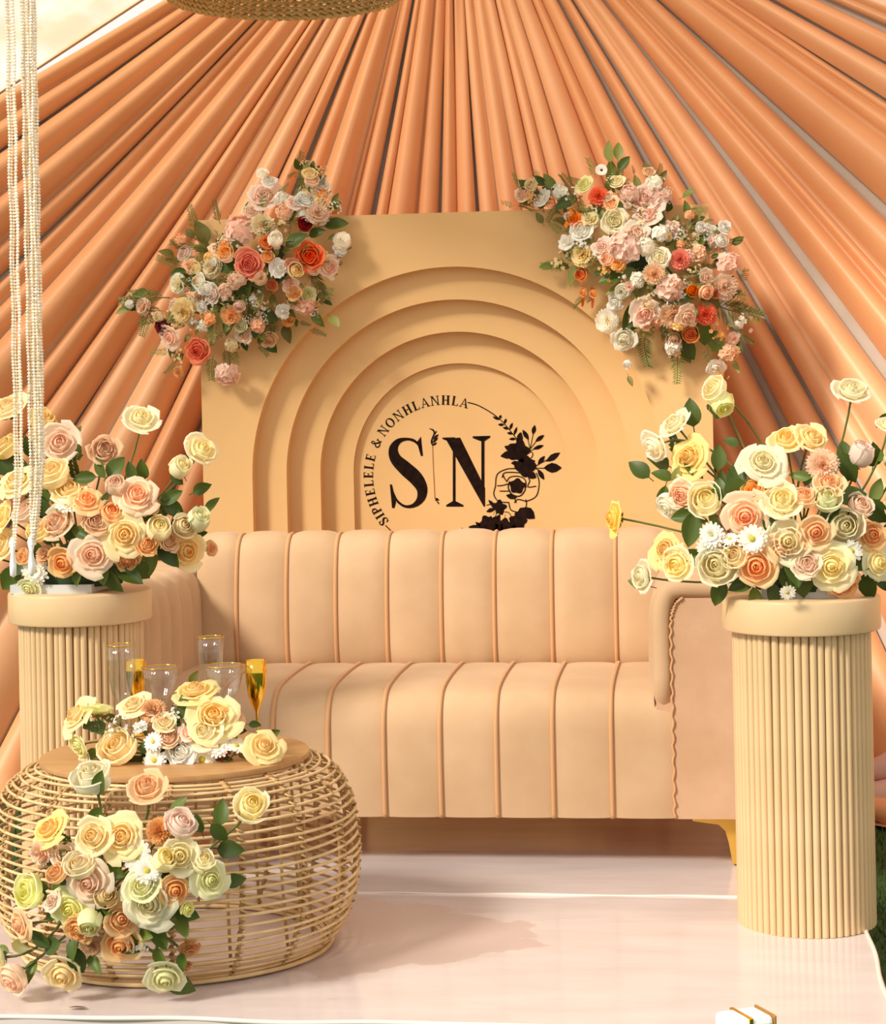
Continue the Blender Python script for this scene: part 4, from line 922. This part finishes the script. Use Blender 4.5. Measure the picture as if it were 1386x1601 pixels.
L4 = [(160, 1285, 36, 'mid', (.8, -.3)), (148, 1276, 34, 'dark', (-.5, -.5)), (346, 1270, 44, 'dark', (.1, .9)), (343, 1302, 40, 'dark', (.6, -.7)), (311, 1287, 34, 'dark', (-.3, .9)), (180, 1362, 42, 'dark', (.7, -.3)), (163, 1422, 52, 'dark', (.1, -1)), (92, 1382, 46, 'dark', (-.4, -.7)), (63, 1468, 42, 'dark', (-.7, .6)), (78, 1480, 44, 'dark', (-.8, -.3)), (121, 1502, 52, 'dark', (.3, -1)), (251, 1465, 50, 'dark', (.3, -.9)), (268, 1358, 40, 'dark', (.9, .1)), (275, 1318, 36, 'dark'), (30, 1478, 40, 'olive', (-.9, .2)), (205, 1300, 30, 'dark', (0, .9)), (250, 1500, 44, 'mid', (.2, -1)), (285, 1505, 34, 'dark', (0, -1)), (2, 1485, 30, 'mid', (-.8, .2))]
arrange(A4, C4, F4, L4, dome(180, 1390, 200, 190, 4.83, .11), r4, fill=('dark', 'dark', 'dark', 'mid', 'spray'), nfill=70, fillr=34, fillY=.02, stem_r=.0035)

BLOOM[0] = 1.15
# ------------------------------------------------------------------ silk flower clusters on the panel's upper corners
def corner(name_label, F, L, C, seed, cx, cy, ang, nf, extra, n2):
    rc = random.Random(seed); t = thing('corner_flower_cluster', name_label, 'flowers', C)
    c, s = math.cos(ang), math.sin(ang)
    def dep(px, py):
        dx, dy = px - cx, py - cy; a_, b_ = dx*c + dy*s, -dx*s + dy*c
        return 7.52 - .13*(1 - min(1, (a_/180)**2 + (b_/95)**2))
    b = MB(); ctr = P(cx, cy, 7.555)
    ax = (P(cx + 80*c, cy + 80*s, 7.555) - ctr)
    b.tube([ctr - ax*.9, ctr - ax*.5, ctr, ctr + ax*.5, ctr + ax*.9], .055, 8, rf=lambda q: .5 + .5*math.sin(PI*q)); b.obj('floral_foam', FOAM, t)
    # random small blooms between the mapped ones
    F = list(F)
    for k in range(n2):
        it = F[rc.randrange(len(F))]
        if len(it) > 5 and it[5] or it[1] > 560: continue
        F.append((it[0] + rc.gauss(0, 13), it[1] + rc.gauss(0, 13), rc.uniform(13, 26), rc.choice(('filler', 'filler', 'filler', 'half', 'garden', 'cluster', 'carnation')), rc.choice(extra)))
    fl = [f for f in F]
    def dep2(px, py): return dep(px, py)
    arrange(t, ctr + Vector((0, -.02, 0)), fl, L, dep2, rc, outw=.55, cam=.9, stems=False, fill=('olive', 'palefern', 'needle', 'fern', 'palefern', 'needle', 'pale', 'olive', 'mid', 'dark'), nfill=nf, fillr=26, fillY=.022, fill_len=(.035, .075))
    for (px, py, col, kk) in []: pass
    return t
FL = [(412, 306, 52, 'peony', 'pink'), (374, 356, 60, 'cluster', 'pink'), (497, 332, 42, 'carnation', 'blush'), (412, 350, 44, 'carnation', 'cream'), (480, 311, 26, 'garden', 'snow'), (504, 292, 32, 'peony', 'snow'), (462, 316, 26, 'peony', 'pink'), (441, 309, 28, 'cluster', 'snow'), (528, 321, 24, 'filler', 'snow'), (534, 377, 30, 'pompom', 'snow'), (485, 400, 42, 'garden', 'coral', (.1, -1, .1)), (389, 412, 42, 'garden', 'coral', (0, -1, .1)), (310, 548, 36, 'garden', 'coral', (-.2, -1, -.2)),
 (345, 385, 36, 'peony', 'blush'), (330, 417, 36, 'carnation', 'cream'), (289, 396, 24, 'half', 'pink'), (430, 375, 22, 'bud', 'snow'), (417, 380, 22, 'half', 'orange'), (477, 351, 22, 'half', 'wine'), (437, 420, 28, 'peony', 'snow'), (417, 396, 30, 'filler', 'snow'), (425, 445, 18, 'half', 'orange'), (458, 417, 24, 'garden', 'orange'), (453, 444, 26, 'peony', 'pink'), (369, 436, 34, 'cluster', 'blush'), (277, 444, 36, 'carnation', 'white'), (286, 487, 48, 'carnation', 'cream'), (361, 495, 38, 'carnation', 'peach'), (310, 441, 26, 'garden', 'white'), (222, 479, 30, 'carnation', 'blush'),
 (265, 527, 38, 'peony', 'pink'), (278, 556, 32, 'filler', 'cream'), (478, 476, 42, 'cluster', 'pink'), (444, 487, 22, 'peony', 'snow'), (374, 479, 18, 'half', 'pink'), (355, 588, 44, 'cluster', 'pink', (0, -.6, -.8)), (403, 508, 30, 'cluster', 'blush'), (414, 527, 26, 'filler', 'pink'), (382, 524, 26, 'peony', 'blush'), (516, 417, 36, 'peony', 'pink'), (489, 423, 16, 'half', 'blush'), (323, 495, 22, 'half', 'apricot'), (473, 457, 28, 'filler', 'apricot'), (361, 540, 26, 'cluster', 'cream'), (297, 415, 26, 'carnation', 'peach'), (393, 329, 28, 'peony', 'blush'), (445, 330, 30, 'cluster', 'blush'), (440, 350, 26, 'filler', 'cream'), (405, 470, 26, 'filler', 'cream'), (420, 283, 24, 'peony', 'snow'), (255, 510, 24, 'half', 'wine'), (330, 460, 28, 'garden', 'pink'), (408, 435, 24, 'carnation', 'peach'), (300, 505, 24, 'filler', 'snow'), (350, 455, 26, 'cluster', 'blush'), (310, 465, 24, 'carnation', 'tan')]
LL = [(316, 362, 44, 'olive', (-.3, .9)), (526, 351, 40, 'dark', (1, .1)), (334, 512, 48, 'palefern', (-.1, -1)), (232, 463, 70, 'needle', (-1, .1)), (228, 505, 50, 'fern', (-.3, -1)), (264, 410, 44, 'fern', (-.9, .3)), (338, 332, 40, 'needle', (-.3, 1)), (457, 340, 54, 'needle', (.2, 1)), (355, 560, 44, 'needle', (0, -1)), (495, 440, 60, 'needle', (.4, -1)), (420, 505, 46, 'olive', (.4, -.9)), (418, 492, 36, 'dark', (.8, -.3)), (315, 392, 50, 'needle', (-.8, .4)), (205, 468, 50, 'fern', (-1, -.2)), (330, 575, 40, 'palefern', (-.2, -1)), (462, 375, 40, 'dark'), (380, 450, 50, 'dark'), (355, 415, 44, 'dark'), (395, 510, 40, 'dark'), (345, 500, 46, 'palefern', (0, -1)), (300, 340, 40, 'fern', (-.4, 1)), (480, 300, 40, 'pale', (.3, 1))]
corner('pink and cream silk flower cluster on the upper corner nearest the hanging beads', FL, LL, P(385, 430, 7.56), 31, 388, 432, math.radians(-42), 330, ('cream', 'snow', 'pink', 'peach', 'blush', 'apricot', 'green', 'snow'), 95)
FR = [(847, 309, 28, 'peony', 'snow'), (873, 298, 32, 'cluster', 'snow'), (941, 266, 20, 'anemone', 'snow', (0, -1, .2)), (961, 314, 18, 'anemone', 'snow', (0, -1, .1)), (964, 283, 24, 'garden', 'ivory'), (913, 288, 26, 'garden', 'green'), (937, 307, 36, 'carnation', 'coral', (0, -1, .1)), (1009, 312, 58, 'peony', 'pink'), (985, 300, 34, 'cluster', 'pink'), (1027, 303, 46, 'cluster', 'pink'), (1012, 334, 40, 'peony', 'pink'), (1023, 284, 30, 'cluster', 'snow'), (897, 342, 28, 'peony', 'orange'), (923, 342, 32, 'carnation', 'ivory'), (961, 344, 36, 'garden', 'ivory', (0, -1, .1)),
 (909, 359, 32, 'garden', 'snow'), (995, 364, 40, 'peony', 'blush'), (974, 384, 62, 'cluster', 'pink'), (941, 385, 30, 'peony', 'pink'), (1009, 383, 36, 'cluster', 'snow'), (910, 396, 42, 'carnation', 'cream'), (909, 429, 20, 'half', 'orange'), (886, 377, 24, 'peony', 'snow'), (874, 407, 30, 'filler', 'cream'), (1031, 402, 32, 'garden', 'white'), (1064, 406, 36, 'carnation', 'coral', (0, -1, 0)), (1024, 429, 38, 'carnation', 'peach'), (1050, 451, 50, 'cluster', 'pink'), (997, 437, 28, 'cluster', 'snow'), (976, 454, 22, 'bud', 'ivory'), (1083, 454, 18, 'half', 'orange'), (1104, 457, 22, 'half', 'blush'), (1117, 458, 16, 'half', 'orange'), (1105, 433, 24, 'peony', 'blush'),
 (1141, 410, 40, 'cluster', 'pink'), (1135, 449, 46, 'carnation', 'blush'), (1117, 377, 28, 'cluster', 'pink'), (1061, 358, 32, 'filler', 'snow'), (1034, 363, 32, 'cluster', 'snow'), (1053, 352, 20, 'peony', 'blush'), (1094, 369, 30, 'filler', 'cream'), (1094, 394, 30, 'cluster', 'blush'), (961, 473, 26, 'peony', 'snow'), (950, 502, 36, 'pompom', 'snow', (-.2, -1, -.1)), (976, 531, 34, 'garden', 'white', (-.1, -1, -.3)), (1009, 490, 42, 'peony', 'pink'), (1053, 494, 46, 'carnation', 'peach'), (1104, 491, 38, 'carnation', 'coral', (.1, -1, -.1)), (1080, 522, 24, 'half', 'orange'), (1053, 544, 32, 'cluster', 'snow'), (1163, 506, 38, 'filler', 'snow', (.5, -.8, 0)), (1142, 553, 34, 'cluster', 'peach'), (1119, 575, 28, 'peony', 'snow', (.1, -.7, -.5)), (913, 457, 14, 'half', 'apricot'),
 (928, 459, 12, 'half', 'apricot'), (1075, 495, 34, 'peony', 'blush'), (1028, 500, 32, 'cluster', 'blush'), (982, 569, 12, 'bud', 'snow', (-.3, -.8, -.4)), (1125, 520, 28, 'filler', 'apricot'), (950, 420, 34, 'filler', 'apricot'), (965, 410, 30, 'carnation', 'apricot'), (930, 325, 24, 'filler', 'green'), (1075, 380, 26, 'filler', 'green'), (1010, 470, 28, 'filler', 'cream'), (1090, 420, 26, 'filler', 'cream')]
LR = [(953, 237, 34, 'pale', (-.1, 1)), (967, 236, 30, 'pale', (.1, 1)), (976, 256, 30, 'dark', (.6, .8)), (957, 268, 44, 'mid', (.2, 1)), (893, 292, 46, 'needle', (-.4, .9)), (928, 262, 34, 'palefern', (-.2, 1)), (913, 462, 36, 'catkin', (.05, -1)), (928, 464, 36, 'catkin', (.1, -1)), (1006, 547, 52, 'fern', (-.1, -1)), (1060, 572, 56, 'fern', (0, -1)), (1150, 490, 80, 'fern', (.9, -.4)), (1165, 482, 60, 'needle', (.9, -.2)), (868, 415, 44, 'palefern', (-1, -.1)), (885, 318, 40, 'dark', (-.5, -.2)), (1060, 525, 44, 'needle', (0, -1)), (1075, 545, 40, 'dark', (.4, -.9)), (985, 495, 50, 'dark'), (1100, 520, 44, 'dark', (.2, -.9)), (1120, 535, 44, 'mid', (.4, -.8)), (1060, 375, 44, 'pale', (.3, .8)), (1085, 345, 40, 'palefern', (.5, 1)), (895, 430, 40, 'pale', (-.5, -1)), (1000, 450, 44, 'olive'), (955, 435, 40, 'dark'), (1130, 365, 30, 'needle', (.4, 1)), (865, 330, 36, 'needle', (-.6, -.6)), (860, 285, 34, 'mid', (-.6, .8)), (1160, 525, 44, 'needle', (.8, -.7)), (1110, 560, 40, 'palefern', (.2, -1)), (1030, 345, 40, 'dark')]
corner('pink, white and coral silk flower cluster on the upper corner above the ivory roses', FR, LR, P(1010, 420, 7.56), 32, 1010, 415, math.radians(43), 310, ('cream', 'snow', 'pink', 'peach', 'blush', 'snow', 'green', 'apricot'), 85)

# ------------------------------------------------------------------ hanging beads
def garland(label, pxs, pend, seed):
    rb_ = random.Random(seed); end = P(pend[0], pend[1], 4.9); t = thing('bead_garland', label, 'beads', (end.x, end.y, end.z - .06), 'hanging crystal garlands')
    for px in pxs:
        top = P(px[0], 0, 4.9); ztop = 3.3
        pts = [Vector((end.x + (px[1] - pend[0])*.2*4.9/FPX, end.y, end.z + .01))]
        z = end.z + .02
        xs = P(px[0], 300, 4.9).x; ph = rb_.uniform(0, 6); k = 0
        prof = []
        while z < ztop:
            f = min(1, (z - end.z)/.22); x = lerp(end.x, xs, f**.8) + .0012*math.sin(z*30 + ph)
            prof.append((x, end.y + px[2] + .0012*math.cos(z*26 + ph), z, (.0012, .0040, .0040)[k % 3] * rb_.uniform(.85, 1.15))); z += (.002, .003, .003)[k % 3]; k += 1
        b = MB(); base = 0; n = 6
        for (x, y, zz, r) in prof:
            for q in range(n): b.vert((x + r*math.cos(2*PI*q/n + ph), y + r*math.sin(2*PI*q/n + ph), zz))
        for i in range(len(prof) - 1):
            for q in range(n): b.face((i*n + q, i*n + (q+1) % n, (i+1)*n + (q+1) % n, (i+1)*n + q))
        b.obj('bead_strand', BEAD, t, smooth=False)
    b = MB(); b.lathe([(.002, .0), (.008, .005), (.009, .03), (.005, .06), (.010, .085), (.004, .10)], 10, (end.x, end.y, end.z - .055)); b.obj('end_tassel', WHITE, t)
garland('thin two stranded crystal bead garland hanging at the outer edge, in front of the drape', [(15.5, 17, 0), (18.5, 19, .004), (24.5, 23, .002), (27, 25, -.003)], (20, 868), 1)
garland('thick crystal bead garland of several strands hanging in front of the left plinth flowers', [(39, 40, 0), (42, 42, .006), (46, 46, .008), (49, 49, -.006), (51.5, 51, .010), (54, 53, -.003), (56.5, 55, .002), (58.5, 57, .008), (48, 50, .016)], (49, 866), 2)

# ------------------------------------------------------------------ woven lampshade overhead
LC = Vector((-1.41, 7.0, 2.855)); lamp = thing('woven_lampshade', 'round woven straw pendant lampshade hanging overhead, cut by the top of the picture', 'lamp', LC)
def braid(r, z, th):
    b = MB()
    for s_ in range(3):
        n = 240; pts = []
        for i in range(n):
            t = 2*PI*i/n; q = t*26 + s_*2*PI/3
            pts.append((LC.x + (r + th*math.cos(q))*math.cos(t), LC.y + (r + th*math.cos(q))*math.sin(t), LC.z + z + th*.8*math.sin(2*q)*.6))
        b.tube(pts, th*.55, 5, closed=True)
    b.obj('braided_ring', STRAW, lamp)
for k in range(14): braid(.398 - .001*k - .0019*k*k, .017*k, .010)
b = MB(); b.tube([LC + Vector((0, 0, .20)), LC + Vector((0, 0, .62))], .008, 6); b.obj('cord', TWIG, lamp)
b = MB(); b.lathe([(.02, .20), (.09, .215), (.09, .235), (.02, .25)], 20, LC); b.obj('shade_cap', STRAW, lamp)

# ------------------------------------------------------------------ small things low down
bx = P(1166, 1590, 4.52); X0, Y0 = bx.x, 4.56
box = thing('gold_banded_box', 'small white object with gold bands, cut off low in the picture near the plinth', 'box', (X0, Y0, -.10))
RZ = Matrix.Rotation(math.radians(28), 4, 'Z')
def rbox(name, x0, x1, y0, y1, z0, z1, m, bev=.006):
    b = MB(); b.box(x0, x1, y0, y1, z0, z1)
    o = b.obj(name, m, box, smooth=False, world=False); o.matrix_basis = RZ
    md = o.modifiers.new('bevel', 'BEVEL'); md.width = bev; md.segments = 3
    return o
rbox('body', -.055, .050, -.045, .045, 0, .180, WHITE, .014)
rbox('gold_band', -.014, -.004, -.0465, .0465, .001, .1815, GOLD, .002)
rbox('gold_end', .048, .054, -.046, .046, .002, .181, mat('brown_gold', (.50, .26, .07), rough=.35, metal=.5), .003)
b = MB(); q = G(122, 1578); b.grid(lambda u, v: (q.x + (u-.5)*.05, q.y + .012*math.sin(PI*u)*(1 if v > .5 else -.6), .004 + .006*math.sin(PI*u)*(1-v)), 8, 2)
tag(b.obj('dry_leaf_scrap', SCRAP), 'tiny dark curled leaf scrap on the white floor by the front edge', 'leaf scrap')
